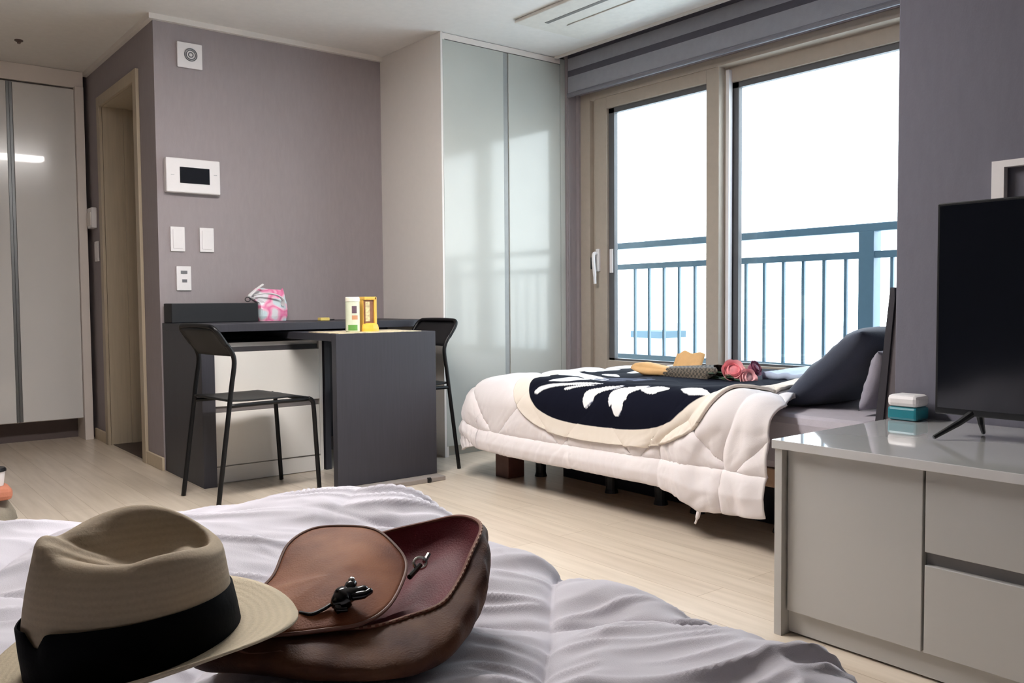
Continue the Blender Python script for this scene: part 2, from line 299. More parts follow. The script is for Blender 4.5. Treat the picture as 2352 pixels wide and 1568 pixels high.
# ---- zebra blind
bn = empty('roller_blind', (3.66, 2.75, 2.15))
me_l = mat('blind_light_band', (150, 150, 158), 0.9, bump=0.3); me_d = mat('blind_dark_band', (84, 82, 92), 0.9, bump=0.3)
ch('dark_band', B((3.652, 3.656, 1.40, 4.02, 2.262, 2.30), (3.652, 3.656, 1.40, 4.02, 2.375, 2.44)), me_d, bn)
ch('light_band', B((3.651, 3.657, 1.40, 4.02, 2.165, 2.262), (3.651, 3.657, 1.40, 4.02, 2.30, 2.375)), me_l, bn)
ch('bottom_bar', T([(3.655, 1.40, 2.152), (3.655, 4.022, 2.152)], 0.014, 12), mat('blind_bar_grey', (118, 116, 124), 0.5), bn)
ch('head_box', B((3.63, 3.70, 1.39, 4.025, 2.44, 2.495), bev=0.004), me_d, bn)
bn['x'] = 0; del bn['x']
tag(bn, 'grey striped zebra blind rolled up above the balcony window', 'blind')
# ---- ceiling LED light (out of frame, mirrored in the cupboard doors)
lt = empty('ceiling_light', (1.12, 2.62, ZC)); tag(lt, 'long white rectangular LED ceiling light mirrored in the left cupboard doors', 'ceiling light')
ch('housing', B((0.45, 1.79, 2.43, 2.81, ZC-0.05, ZC-0.001), bev=0.006), m_white, lt)
ch('diffuser', B((0.48, 1.76, 2.46, 2.78, ZC-0.062, ZC-0.048), bev=0.004), mat('led_diffuser', (255, 255, 255), 0.5, emit=(255, 250, 248), estr=38.0), lt)
# ---- AC cassette
ac = empty('ceiling_air_conditioner', (3.17, 3.1, ZC)); tag(ac, 'white flush ceiling air conditioner panel with long slots near the window', 'air conditioner')
m_ac = mat('ac_white', (222, 218, 210), 0.5)
ch('panel', B((2.93, 3.42, 2.50, 3.65, ZC-0.02, ZC-0.001), bev=0.006), m_ac, ac)
ch('air_outlet', B((3.05, 3.075, 2.62, 3.54, ZC-0.0215, ZC-0.0195)), mat('ac_slot', (120, 118, 114), 0.6), ac)
ch('intake_grille', B((3.17, 3.36, 2.62, 3.5, ZC-0.026, ZC-0.02), bev=0.004), m_ac, ac)
# ================================================================ WALL FITTINGS
def plate(name, x0, x1, z0, z1, dp, m=None, par=None, bev=0.003):
    return obj(name, B((x0, x1, 4.71-dp, 4.71, z0, z1), bev=bev), m or m_plast, par)
s = empty('wall_speaker', (1.563, 4.71, 2.13)); tag(s, 'square white wall speaker with round grille high on the mauve wall', 'speaker')
ch('plate', B((1.497, 1.628, 4.695, 4.7095, 2.13, 2.262), bev=0.003), m_plast, s)
g = bmesh.new()
for r_ in (0.032, 0.024, 0.012): tube(g, [(1.567+r_*math.cos(a*math.pi/12), 4.693, 2.2+r_*math.sin(a*math.pi/12)) for a in range(24)], 0.0028, 6, True)
ch('round_grille', g, mat('grille_grey', (110, 112, 116), 0.5), s)
s = empty('video_intercom', (1.56, 4.71, 1.465)); tag(s, 'white wall intercom panel with a dark screen on the mauve wall', 'intercom')
ch('body', B((1.415, 1.70, 4.668, 4.7095, 1.468, 1.648), bev=0.006), m_plast, s)
ch('screen', B((1.486, 1.642, 4.665, 4.672, 1.518, 1.602), bev=0.001), mat('dark_screen', (20, 22, 28), 0.2), s)
ch('mark', B((1.44, 1.457, 4.6665, 4.669, 1.557, 1.56)), mat('grey_print', (180, 180, 182), 0.5), s); ch('mark', B((1.665, 1.682, 4.6665, 4.669, 1.57, 1.573)), MATS['grey_print'], s)
def switch(x0, x1, lab):
    s = empty('light_switch', ((x0+x1)/2, 4.71, 1.16)); tag(s, lab, 'light switch', 'light switches under the intercom')
    ch('plate', B((x0, x1, 4.70, 4.7095, 1.16, 1.29), bev=0.002), m_plast, s)
    ch('rocker', B((x0+0.012, x1-0.012, 4.697, 4.701, 1.175, 1.275), bev=0.0015), m_plast, s)
switch(1.44, 1.514, 'white light switch plate under the intercom, nearer the door side')
switch(1.593, 1.669, 'white light switch plate under the intercom, farther from the door')
s = empty('wall_socket', (1.504, 4.71, 0.953)); tag(s, 'white wall socket plate with two grey ports just above the desk', 'wall socket')
ch('plate', B((1.466, 1.542, 4.70, 4.7095, 0.953, 1.082), bev=0.002), m_plast, s)
ch('port', B((1.488, 1.521, 4.697, 4.701, 1.042, 1.058)), mat('port_grey', (110, 110, 114), 0.5), s)
ch('port', B((1.494, 1.519, 4.697, 4.701, 0.996, 1.012)), MATS['port_grey'], s)
s = empty('thermostat', (1.38, 6.05, 1.37)); tag(s, 'small white thermostat box on the wall past the bathroom door', 'thermostat')
ch('body', B((1.345, 1.3795, 5.98, 6.09, 1.37, 1.50), bev=0.006), m_plast, s)
ch('cover', B((1.340, 1.347, 5.99, 6.08, 1.385, 1.47), bev=0.002), m_white, s)
s = empty('light_switch', (1.38, 5.99, 1.155)); tag(s, 'narrow white light switch below the thermostat by the bathroom door', 'light switch')
ch('plate', B((1.37, 1.3795, 5.95, 6.03, 1.157, 1.285), bev=0.002), m_plast, s)
ch('rocker', B((1.367, 1.371, 5.96, 6.02, 1.17, 1.272), bev=0.001), m_plast, s)
# ================================================================ KITCHEN TALL CUPBOARDS
def cupboard(x0, x1, lab, hinge_right):
    c = empty('tall_cupboard', ((x0+x1)/2, 6.45, 0)); tag(c, lab, 'cupboard', 'tall white cupboards on the far left')
    ch('carcass', B((x0+0.002, x1-0.002, 6.17, 6.74, 0.14, 2.27)), m_side, c)
    ch('door', B((x0+(0.0 if hinge_right else 0.018), x1-(0.018 if hinge_right else 0.0), 6.148, 6.17, 0.145, 2.262), bev=0.002), m_gloss, c)
    gx = (x1-0.016, x1-0.001) if hinge_right else (x0+0.001, x0+0.016)
    ch('handle_channel', B((gx[0], gx[1], 6.154, 6.172, 0.145, 2.265)), m_alu, c)
    return c
cupboard(0.935, 1.30, 'tall gloss white cupboard beside the bathroom wall corner', False)
cupboard(0.50, 0.935, 'tall gloss white cupboard cut by the left edge of the picture', True)
for i in range(3): 
    c = cupboard(0.5-0.45*(i+1), 0.5-0.45*i, 'tall gloss white cupboard farther left along the far wall, outside the picture', i % 2 == 1)
cf = empty('cupboard_surround', (0.3, 6.3, 0)); tag(cf, 'pale surround panel and top filler around the tall cupboards', 'panel')
ch('end_panel', B((1.302, 1.352, 6.12, 6.74, 0, 2.28), bev=0.002), m_side, cf)
ch('top_filler', B((-0.9, 1.354, 6.14, 6.74, 2.275, 2.378)), m_side, cf)
ch('toe_kick', B((-0.9, 1.30, 6.32, 6.34, 0, 0.138)), mat('toe_kick_brown', (96, 84, 82), 0.5), cf)
# ================================================================ WARDROBE
wd = empty('wardrobe', (3.2, 4.37, 0)); tag(wd, 'tall glossy pale wardrobe with two doors beside the window', 'wardrobe')
ch('side_panel', B((2.736, 2.752, 4.05, 4.708, 0, 2.376)), m_side, wd)
ch('carcass', B((2.753, 3.652, 4.075, 4.708, 0.06, 2.36)), m_side, wd)
ch('plinth', B((2.753, 3.652, 4.09, 4.11, 0, 0.06)), m_gloss2, wd)
ch('top_filler', B((2.753, 3.652, 4.052, 4.08, 2.345, 2.377)), m_side, wd)
ch('door', B((2.738, 3.166, 4.048, 4.07, 0.06, 2.34), bev=0.002), m_gloss2, wd)
ch('door', B((3.204, 3.61, 4.048, 4.07, 0.06, 2.34), bev=0.002), m_gloss2, wd)
ch('handle_channel', B((3.168, 3.202, 4.054, 4.068, 0.06, 2.34)), mat('groove_grey', (150, 152, 150), 0.35), wd)
ch('filler_panel', B((3.613, 3.652, 4.05, 4.072, 0, 2.376)), m_gloss2, wd)
# ================================================================ DESK
dk = empty('wall_desk', (1.7, 4.41, 0)); tag(dk, 'dark grey desk counter along the mauve wall with a side panel', 'desk')
ch('counter_top', B((1.385, 2.72, 4.11, 4.70, 0.745, 0.782), bev=0.0015), m_dark, dk)
ch('side_panel', B((1.385, 1.448, 4.108, 4.70, 0, 0.745), bev=0.0015), m_dark, dk)
ch('back_panel', B((1.45, 2.72, 4.66, 4.69, 0.09, 0.745)), m_dark, dk)
ch('divider_panel', B((2.045, 2.075, 4.16, 4.66, 0.0, 0.69)), m_dark, dk)
dr = empty('drawer_unit', (1.745, 4.4, 0)); tag(dr, 'low white gloss two-drawer unit under the dark desk counter', 'drawer unit')
m_dw = mat('drawer_gloss', (232, 228, 222), 0.22, noise=0.02, nscale=3, coat=0.4)
ch('carcass', B((1.458, 2.035, 4.185, 4.655, 0.0, 0.688)), m_dw, dr)
ch('plinth', B((1.462, 2.03, 4.172, 4.186, 0.004, 0.082)), m_dw, dr)
ch('top_groove', B((1.47, 2.01, 4.172, 4.187, 0.645, 0.668)), mat('dark_groove', (58, 56, 58), 0.5), dr)
ch('middle_groove', B((1.47, 2.01, 4.174, 4.187, 0.352, 0.378)), mat('mid_groove', (112, 106, 104), 0.5), dr)
ch('drawer', B((1.462, 2.015, 4.165, 4.186, 0.38, 0.643), bev=0.002), m_dw, dr)
ch('drawer', B((1.462, 2.015, 4.165, 4.186, 0.088, 0.35), bev=0.002), m_dw, dr)
ch('side_strip', B((2.016, 2.034, 4.166, 4.186, 0.0, 0.686)), m_dw, dr)
tb = empty('pull_out_table', (2.1, 3.65, 0)); tag(tb, 'dark grey pull-out table with a wide end panel, below the counter', 'table')
ch('table_top', B((1.832, 2.378, 3.655, 4.56, 0.702, 0.737), bev=0.0015), m_dark, tb)
ch('end_panel', B((1.832, 2.378, 3.608, 3.652, 0.022, 0.737), bev=0.0015), m_dark, tb)
ch('foot_strip', B((1.88, 2.378, 3.53, 3.607, 0.0, 0.022), bev=0.003), mat('foot_strip_grey', (150, 142, 136), 0.4), tb)
ch('caster', T([(2.27, 3.527, 0.014), (2.285, 3.527, 0.014)], 0.013, 10), m_black, tb)
# ---- things on the desk
o = obj('storage_box', B((1.392, 1.853, 4.56, 4.69, 0.7825, 0.884), bev=0.004), mat('matte_black_box', (20, 22, 27), 0.6)); tag(o, 'long low black box on the left of the desk counter', 'box')
# chairs
def chair(lab, loc, rz, first=None):
    if first: 
        c = copy_tree(first); c.location = loc; c.rotation_euler = (0, 0, rz); tag(c, lab, 'chair', 'black metal chairs at the pull-out table'); return c
    c = empty('dining_chair', (0, 0, 0)); tag(c, lab, 'chair', 'black metal chairs at the pull-out table')
    hw = 0.179; r = 0.0105
    for s_ in (1, -1):
        obj('leg', T(spline([(-0.25, s_*hw, 0.003), (-0.20, s_*hw, 0.36), (-0.178, s_*hw, 0.52), (-0.163, s_*hw, 0.62), (-0.172, s_*hw, 0.668), (-0.20, s_*hw, 0.71)], 5), r, 10), m_blackm, c, True)
        obj('leg', T(spline([(0.247, s_*hw, 0.003), (0.234, s_*hw, 0.22), (0.224, s_*hw, 0.39), (0.218, s_*(hw-0.003), 0.427), (0.20, s_*(hw-0.008), 0.44)], 5), r, 10), m_blackm, c, True)
    obj('seat_frame', T(spline([(-0.188, -hw, 0.437), (0.0, -hw+0.004, 0.437), (0.20, -hw+0.008, 0.437), (0.215, 0, 0.432), (0.20, hw-0.008, 0.437), (0.0, hw-0.004, 0.437), (-0.188, hw, 0.437)], 5), 0.009, 8), m_blackm, c, True)
    n = 15; P = np.zeros((n, n, 3))
    for i in range(n):
        for j in range(n):
            u = -1+2*i/(n-1); v = -1+2*j/(n-1)
            x = u*0.205+0.012; rd = max(abs(u)**6, 0); y = v*hw*(1.0-0.05*rd)
            z = 0.452-0.012*(1-v*v)*(1-u*u)+(-0.016*max(0, u-0.6)/0.4)+0.01*max(0, -u-0.6)
            P[i, j] = (x, y, z)
    grid_obj('seat', P, mat('black_seat_plastic', (10, 10, 12), 0.55, bump=0.2), c, 0.008)
    fr = obj('back_frame', T(spline([(-0.195, -hw, 0.70), (-0.235, -hw, 0.757), (-0.25, -hw+0.02, 0.779), (-0.253, -hw+0.06, 0.784), (-0.254, 0, 0.786), (-0.253, hw-0.06, 0.784), (-0.25, hw-0.02, 0.779), (-0.235, hw, 0.757), (-0.195, hw, 0.70)], 5), r, 10), m_blackm, c, True)
    P = np.zeros((9, 15, 3))
    for i in range(9):
        for j in range(15):
            a = i/8; v = -1+2*j/14
            z = 0.655+a*0.122; P[i, j] = (-0.160-0.085*a-0.012*(1-v*v), v*(hw-0.004), z-0.012*(v**8)*a)
    grid_obj('backrest', P, MATS['black_seat_plastic'], c, 0.006)
    c.location = loc; c.rotation_euler = (0, 0, rz)
    return c
c1 = chair('black metal chair with its back to the bathroom door, nearer the left', (1.526, 3.869, 0), 0.094)
c2 = chair('black metal chair behind the table end panel, next to the wardrobe', (2.338, 3.895, 0), math.pi+0.03, c1)
# pink bag
pb = empty('pink_plastic_bag', (1.94, 4.60, 0.7825)); tag(pb, 'crumpled pink and white plastic pouch on the desk beside the black box', 'bag')
def pinkmat():
    m = bpy.data.materials.new('pink_white_print'); m.use_nodes = True; n = m.node_tree; b = n.nodes['Principled BSDF']; b.inputs['Roughness'].default_value = 0.35
    t = n.nodes.new('ShaderNodeTexCoord'); nz = n.nodes.new('ShaderNodeTexNoise'); nz.inputs['Scale'].default_value = 11; nz.inputs['Detail'].default_value = 1
    r = n.nodes.new('ShaderNodeValToRGB'); r.color_ramp.interpolation = 'EASE'; e = r.color_ramp.elements
    e[0].position = 0.40; e[0].color = lin((208, 224, 228)); e[1].position = 0.46; e[1].color = lin((240, 190, 208))
    for p_, c_ in ((0.52, (232, 120, 165)), (0.60, (238, 170, 196)), (0.66, (225, 222, 226))):
        x = r.color_ramp.elements.new(p_); x.color = lin(c_)
    n.links.new(t.outputs['Object'], nz.inputs[0]); n.links.new(nz.outputs['Fac'], r.inputs[0]); n.links.new(r.outputs[0], b.inputs['Base Color']); return m
bm = bmesh.new(); rg = []
rn = random.Random(3)
for k_, (z, hx, hy, ox) in enumerate([(0.7835, 0.078, 0.05, 0), (0.81, 0.086, 0.055, 0), (0.85, 0.085, 0.055, 0.002), (0.884, 0.085, 0.042, 0.0), (0.905, 0.10, 0.030, -0.02), (0.93, 0.098, 0.018, -0.022), (0.950, 0.085, 0.008, -0.016)]):
    lp = []
    for a in range(32):
        t_ = a/32*2*math.pi; c_, s_ = math.cos(t_), math.sin(t_)
        q = 1+0.10*math.sin(5*t_+k_)*(k_ > 1)+rn.uniform(-0.04, 0.04)
        lp.append((1.945+ox+hx*math.copysign(abs(c_)**0.6, c_), 4.60+hy*math.copysign(abs(s_)**0.7, s_)*q, z+(0.016*math.sin(3*t_+1) if k_ > 4 else 0)))
    rg.append(lp)
loft(bm, rg, True, True); ch('pouch', bm, pinkmat(), pb)
ch('handle', T(spline([(1.84, 4.57, 0.905), (1.80, 4.56, 0.918), (1.825, 4.555, 0.945), (1.86, 4.55, 0.972), (1.88, 4.55, 0.985)], 5), 0.008, 8, flat=0.4), mat('white_ribbon', (225, 222, 222), 0.5), pb)
ch('folded_flap', T(spline([(1.83, 4.56, 0.925), (1.89, 4.535, 0.935), (1.95, 4.53, 0.925), (1.985, 4.535, 0.90), (1.985, 4.545, 0.87)], 5), [0.006]*6+[0.010]*8+[0.014]*7, 8, flat=0.5), MATS['white_ribbon'], pb)
ch('clip', T([(1.795+0.014*math.cos(a*math.pi/8), 4.56, 0.903+0.012*math.sin(a*math.pi/8)) for a in range(16)], 0.003, 6, True), m_black, pb)
# yellow packet and pen by the wall
o = obj('yellow_packet', B((2.135, 2.19, 4.38, 4.42, 0.7825, 0.80), bev=0.003), mat('yellow_card', (224, 200, 110), 0.5)); tag(o, 'tiny yellow packet lying on the desk counter', 'packet')
o = obj('pen', T([(2.20, 4.42, 0.7865), (2.25, 4.45, 0.7865)], 0.004, 8), m_black); tag(o, 'short black pen beside the yellow packet on the desk', 'pen')
# placemat and containers on the pull-out table
o = obj('placemat', B((1.85, 2.30, 3.615, 3.93, 0.7372, 0.7402)), mat('patterned_paper_mat', (222, 200, 168), 0.6, noise=0.5, nscale=25)); tag(o, 'thin patterned paper mat on the pull-out table under the canisters', 'placemat')
cn = empty('snack_canister', (1.985, 3.73, 0.7405)); tag(cn, 'white and green labelled canister with a pale lid on the table', 'canister')
ch('body', lathe(bmesh.new(), [(0.031, 0.7405), (0.034, 0.745), (0.034, 0.885), (0.032, 0.888)], 1.985, 3.73, 28), mat('label_pale', (214, 220, 196), 0.4), cn)
ch('lid', lathe(bmesh.new(), [(0.0355, 0.886), (0.0355, 0.903), (0.031, 0.908)], 1.985, 3.73, 28), mat('lid_cream', (236, 232, 214), 0.4), cn)
def label_patch(par, cx, cy, r, a0, a1, z0, z1, m, nm='label_print'):
    bm = bmesh.new(); n = 8
    loft(bm, [[(cx+r*math.cos(a0+(a1-a0)*k/n), cy+r*math.sin(a0+(a1-a0)*k/n), z) for k in range(n+1)] for z in (z0, z1)], closed=False)
    return ch(nm, bm, m, par)
av = math.atan2(-3.73, -1.985)
label_patch(cn, 1.985, 3.73, 0.0345, av-0.7, av+0.7, 0.748, 0.775, mat('label_green', (104, 158, 76), 0.4))
label_patch(cn, 1.985, 3.73, 0.0345, av-0.1, av+0.75, 0.80, 0.82, mat('label_orange', (206, 150, 110), 0.4))
label_patch(cn, 1.985, 3.73, 0.0345, av-0.1, av+0.6, 0.83, 0.865, mat('label_mauve', (104, 84, 96), 0.4))
c2n = empty('yellow_dispenser', (2.075, 3.74, 0.7405)); tag(c2n, 'yellow capped container with a brown label and rounded base on the table', 'container')
ch('back_shell', B((2.045, 2.108, 3.735, 3.78, 0.742, 0.908), (2.096, 2.110, 3.715, 3.78, 0.742, 0.908), (2.044, 2.108, 3.715, 3.78, 0.893, 0.909), bev=0.003), mat('yellow_plastic', (232, 186, 88), 0.4), c2n)
ch('label', B((2.047, 2.094, 3.722, 3.735, 0.775, 0.892)), mat('label_brown', (142, 98, 74), 0.4, noise=0.2), c2n)
ch('label_print', B((2.05, 2.072, 3.719, 3.7225, 0.79, 0.885)), mat('label_tan', (212, 196, 150), 0.4, noise=0.3, nscale=90), c2n)
bm = bmesh.new(); loft(bm, [[(2.078+0.045*f_*math.cos(a*math.pi/12), 3.728+0.033*f_*math.sin(a*math.pi/12), z_) for a in range(24)] for f_, z_ in ((1, 0.7405), (1, 0.755), (0.9, 0.772), (0.6, 0.781))], True, True)
ch('base', bm, mat('orange_yellow_plastic', (240, 184, 70), 0.4), c2n)
# ================================================================ FAR BED
HX, YF, YH = 2.62, 3.40, 1.47
fb = empty('single_bed', (3.1, 2.4, 0)); tag(fb, 'single bed with wooden legs and dark headboard along the window', 'bed')
m_bw = mat('dark_brown_leg', (92, 62, 54), 0.5, noise=0.1); m_bwood = mat('bed_rail_wood', (176, 146, 122), 0.5, noise=0.1)
ch('bed_frame', B((2.66, 3.60, YH, 3.40, 0.20, 0.27), bev=0.004), m_bwood, fb)
for (x, y) in ((2.68, 3.40), (3.55, 3.40), (2.68, 1.60), (3.55, 1.60)):
    ch('leg', B((x-0.052, x+0.052, y-0.052, y+0.052, 0, 0.20), bev=0.003), m_bw, fb)
ch('under_bed_shade', B((2.88, 3.58, 1.50, 3.22, 0.0, 0.198)), mat('under_bed_shade_dark', (30, 32, 42), 0.9), fb)  # dark box added to stand in for the shade under the bed
for (x, y) in ((2.80, 3.30), (2.80, 2.80), (2.80, 2.50), (2.80, 2.30), (2.80, 1.9)):
    ch('support_leg', lathe(bmesh.new(), [(0.032, 0), (0.026, 0.02), (0.030, 0.20)], x, y, 14), m_black, fb)
ch('mattress', B((2.64, 3.60, YH, YF-0.03, 0.272, 0.474), bev=0.03), mat('grey_sheet', (176, 170, 178), 0.85, bump=0.3), fb)
bm = bmesh.new(); prism(bm, [(1.468, 0.10), (1.452, 0.47), (1.405, 0.915), (1.392, 0.915), (1.39, 0.88), (1.425, 0.47), (1.43, 0.10)], 'x', 2.652, 3.62)
ch('headboard_front', bm, mat('headboard_dark', (44, 42, 50), 0.6), fb)
bm = bmesh.new(); prism(bm, [(1.43, 0.10), (1.425, 0.47), (1.39, 0.86), (1.368, 0.86), (1.368, 0.10)], 'x', 2.66, 3.62)
ch('headboard_back', bm, mat('headboard_grey', (96, 90, 94), 0.8), fb)
# --- drape surface
def drape(cx, cy, zt_fn, r=0.085):
    dx = np.maximum(HX-cx, 0); dy = np.maximum(cy-YF, 0)
    return dx, dy
DM = 0.46
def surf(u, v, lift=0.0):
    """u: cloth x (below HX hangs over the side), v: cloth y (above YF hangs over the foot)"""
    r = 0.085
    dx = np.maximum(HX-u, 0)/DM; dy = np.maximum(v-YF, 0)/DM
    dx = np.minimum(dx, 1); dy = np.minimum(dy, 1)
    X = dx*np.sqrt(1-dy*dy/2); Y = dy*np.sqrt(1-dx*dx/2)
    d = np.sqrt(X*X+Y*Y); nn = np.where(d > 1e-6, d, 1); ex = X/nn; ey = Y/nn; d = d*DM
    r = r+0.10*(ey*ey)+0.05*np.clip(v-2.9, 0, 0.6)
    t = np.minimum(d/r, math.pi/2)
    off = (r+lift)*np.sin(t)+0.05*np.maximum(d-r*1.57, 0)
    drop = (r+lift)*(1-np.cos(t))+np.maximum(d-r*math.pi/2, 0)*0.96
    zt = 0.478+0.026*np.clip((3.2-v)/1.1, 0, 1)
    x = np.minimum(np.maximum(u, HX), 3.70)-ex*off; y = np.minimum(v, YF)+ey*off*0.85
    return x, y, zt-drop+lift, d
def normals(P):
    a = np.gradient(P, axis=1); b = np.gradient(P, axis=0); n = np.cross(a, b); n /= np.linalg.norm(n, axis=2, keepdims=True)+1e-9
    return n
def hemlen(v): return np.interp(v, [1.72, 1.78, 1.98, 2.04, 2.12, 2.3, 2.8, 3.2, 3.45, 3.9], [0.42, 0.435, 0.45, 0.455, 0.415, 0.39, 0.385, 0.385, 0.38, 0.38])
def qdisp(U_, V2, hem):
    p = (U_+V2)*0.7071; q = (U_-V2)*0.7071; SP = 0.322
    p0 = (2.31+3.275)*0.7071; q0 = (2.31-3.275)*0.7071
    pw = p+0.012*(vnoise(q*8, p*3, 41)-0.5); qw = q+0.012*(vnoise(p*8, q*3, 42)-0.5)
    dp = np.abs(((pw-p0)/SP+0.5) % 1-0.5)*SP; dq = np.abs(((qw-q0)/SP+0.5) % 1-0.5)*SP
    dd = np.hypot(np.maximum(HX-U_, 0), np.maximum(V2-YF, 0)*0.9)
    bandd = 0.292; ds = np.minimum(dp, dq); inside = dd < bandd
    dse = np.where(inside, np.minimum(ds, bandd-dd), np.minimum(dd-bandd, np.maximum(hem-dd, 0)+0.012))
    puff = np.where(inside, 0.024, 0.034)*(0.75*np.clip(dse/0.11, 0, 1)**0.6+0.25*np.clip(dse/0.02, 0, 1)**0.5)
    rn_ = ((np.abs(U_-3.03)/0.66)**2.8+(np.abs(V2-2.60)/0.68)**2.8)**(1/2.8)
    rm = sstep(0.95, 1.06, rn_)
    puff = puff*(0.15+0.85*rm)+0.010*(1-rm)
    hang = sstep(0.06, 0.25, dd)
    near = np.exp(-ds/0.05)
    wr = near*0.006*(ridge(pw*34+2*vnoise(qw*9, pw*9, 3), qw*9, 1)-0.5)+0.004*(ridge(p*14+2*vnoise(q*5, p*5, 3), q*5, 6)-0.4)
    wr += hang*(0.006*(ridge(V2*30+vnoise(V2*5, U_*5, 8)*3, U_*3, 5)**2-0.3)+0.002*(ridge(V2*55+vnoise(V2*9, U_*9, 8)*3, U_*6, 15)-0.4))
    wr = wr*(0.25+0.75*rm)
    hd = sstep(2.25, 2.0, V2)
    fold = 0.026*np.exp(-((V2-1.95-0.16*hang)/0.05)**2)+0.018*np.exp(-((V2-1.82)/0.035)**2)-0.016*np.exp(-((V2-2.05-0.2*hang)/0.022)**2)-0.014*np.exp(-((V2-1.885-0.06*hang)/0.016)**2)
    fold *= 0.45+0.55*hang
    fold += 0.010*hd*(ridge(V2*13+U_*4, U_*2.5, 17)-0.5)
    return puff+wr+fold+0.008*(vnoise(V2*4, U_*4, 9)-0.5)
nu, nv = 320, 400
cloth_v = np.linspace(1.76, YF+0.40, nv)
V_, U01 = np.meshgrid(cloth_v, np.linspace(0, 1, nu), indexing='ij')
hem = hemlen(V_); u_end = HX-hem; U_ = 3.62+(u_end-3.62)*U01
V2 = V_+np.clip((U_-2.60)*0.42, 0, 0.19)*(1-(V_-1.76)/2.0).clip(0, 1)
x, y, z, d = surf(U_, V2, 0.004)
P = np.stack([x, y, z], -1); N = normals(P)
if N[d < 0.01][:, 2].mean() < 0: N = -N
P = P+N*qdisp(U_, V2, hem)[..., None]
# the head edge of the quilt rolls down onto the mattress
P[..., 2] -= 0.012*np.exp(-((V_-1.76)/0.03))*sstep(0.2, 0.0, d)
m_duv = mat('cream_cotton', (226, 219, 219), 0.85, noise=0.015, nscale=8, bump=0.25, bscale=500, sheen=0.2)
fq = grid_obj('white_quilt', P, m_duv, None, 0.012); fq.name = 'quilt'
tag(fq, 'thick white quilt draped over the single bed by the window', 'quilt')
ch2 = T(spline([tuple(P[int(nv*0.135), nu-1]), tuple(P[int(nv*0.135), nu-1]+np.array([-0.006, 0.004, -0.03])), tuple(P[int(nv*0.135), nu-1]+np.array([-0.004, 0.016, -0.055]))], 4), [0.008]*5+[0.004]*4, 8)
obj('tie_ribbon', ch2, m_duv, fq, True)
# --- round navy throw with white feathers
n_ = 420
a_, b_ = np.meshgrid(np.linspace(-1, 1, n_), np.linspace(-1, 1, n_), indexing='ij')
pn = ((np.abs(a_)**3.2+np.abs(b_)**3.2)**(1/3.2)+1e-9); mx_ = np.maximum(np.abs(a_), np.abs(b_))/pn
RN = mx_*pn; U3 = 3.03+a_*mx_*0.665; V3 = 2.575+b_*mx_*0.675; U3 = np.minimum(U3, 3.6)
x, y, z, d = surf(U3, V3, 0.004)
P = np.stack([x, y, z], -1); N = normals(P)
if N[d < 0.01][:, 2].mean() < 0: N = -N
P = P+N*(qdisp(U3, V3, hemlen(V3))+0.013+0.004*ridge(U3*5, V3*4, 11))[..., None]
def throwmat():
    m = bpy.data.materials.new('navy_throw_print'); m.use_nodes = True; n = m.node_tree; b = n.nodes['Principled BSDF']; b.inputs['Roughness'].default_value = 0.9
    a = n.nodes.new('ShaderNodeAttribute'); a.attribute_name = 'Pattern'; a.attribute_type = 'GEOMETRY'
    n.links.new(a.outputs['Color'], b.inputs['Base Color']); b.inputs['Specular IOR Level'].default_value = 0.1; return m
th = grid_obj('round_throw', P, throwmat(), None, 0.012); tag(th, 'round navy blanket with white feathers and beige edge on the bed', 'blanket')
navy = np.array(lin((15, 17, 30))[:3]); whit = np.array(lin((226, 226, 226))[:3]); bei = np.array(lin((226, 216, 204))[:3]); gry = np.array(lin((110, 116, 138))[:3])
col = np.tile(navy, (n_, n_, 1))
def inpoly(poly):
    m = np.zeros(U3.shape, bool); n = len(poly)
    for i in range(n):
        (x0, y0), (x1, y1) = poly[i], poly[(i+1) % n]
        if y0 == y1: continue
        c = ((y0 > V3) != (y1 > V3)) & (U3 < (x1-x0)*(V3-y0)/(y1-y0)+x0); m ^= c
    return m
for k, pl in enumerate(FEATHERS):
    mk = inpoly([(v_[0], v_[1]) for v_ in spline([(a2, b2, 0) for a2, b2 in pl], 4, True)]); col[mk] = whit
    if k in (3, 4):
        (u0, v0), (u1, v1) = pl[0] if k == 3 else pl[12], pl[5] if k == 3 else pl[5]
        t_ = np.abs((U3-u0)*(v1-v0)-(V3-v0)*(u1-u0))/math.hypot(u1-u0, v1-v0); col[mk & (t_ < 0.0022)] = gry
for ang, r0, r1, w in ((0.5, 0.10, 0.46, 0.03), (0.1, 0.12, 0.48, 0.035), (-0.4, 0.12, 0.46, 0.03), (-0.9, 0.12, 0.42, 0.03)):
    ca, sa = math.cos(ang), math.sin(ang); s_ = (U3-3.05)*ca+(V3-2.72)*sa; t_ = -(U3-3.05)*sa+(V3-2.72)*ca; f_ = np.clip((s_-r0)/(r1-r0), 0, 1)
    col[(f_ > 0) & (f_ < 1) & (np.abs(t_) < w*np.sin(f_*3.0)**0.8)] = whit
sw = np.hypot((U3-2.74)/0.10, (V3-2.66)/0.16) < 1; col[sw & (vnoise(U3*60, V3*8, 3) > 0.45)] = gry*0.7
col[RN > 0.895] = bei
at = th.data.color_attributes.new('Pattern', 'FLOAT_COLOR', 'POINT')
at.data.foreach_set('color', np.concatenate([col.reshape(-1, 3), np.ones((n_*n_, 1))], 1).astype(np.float32).ravel())
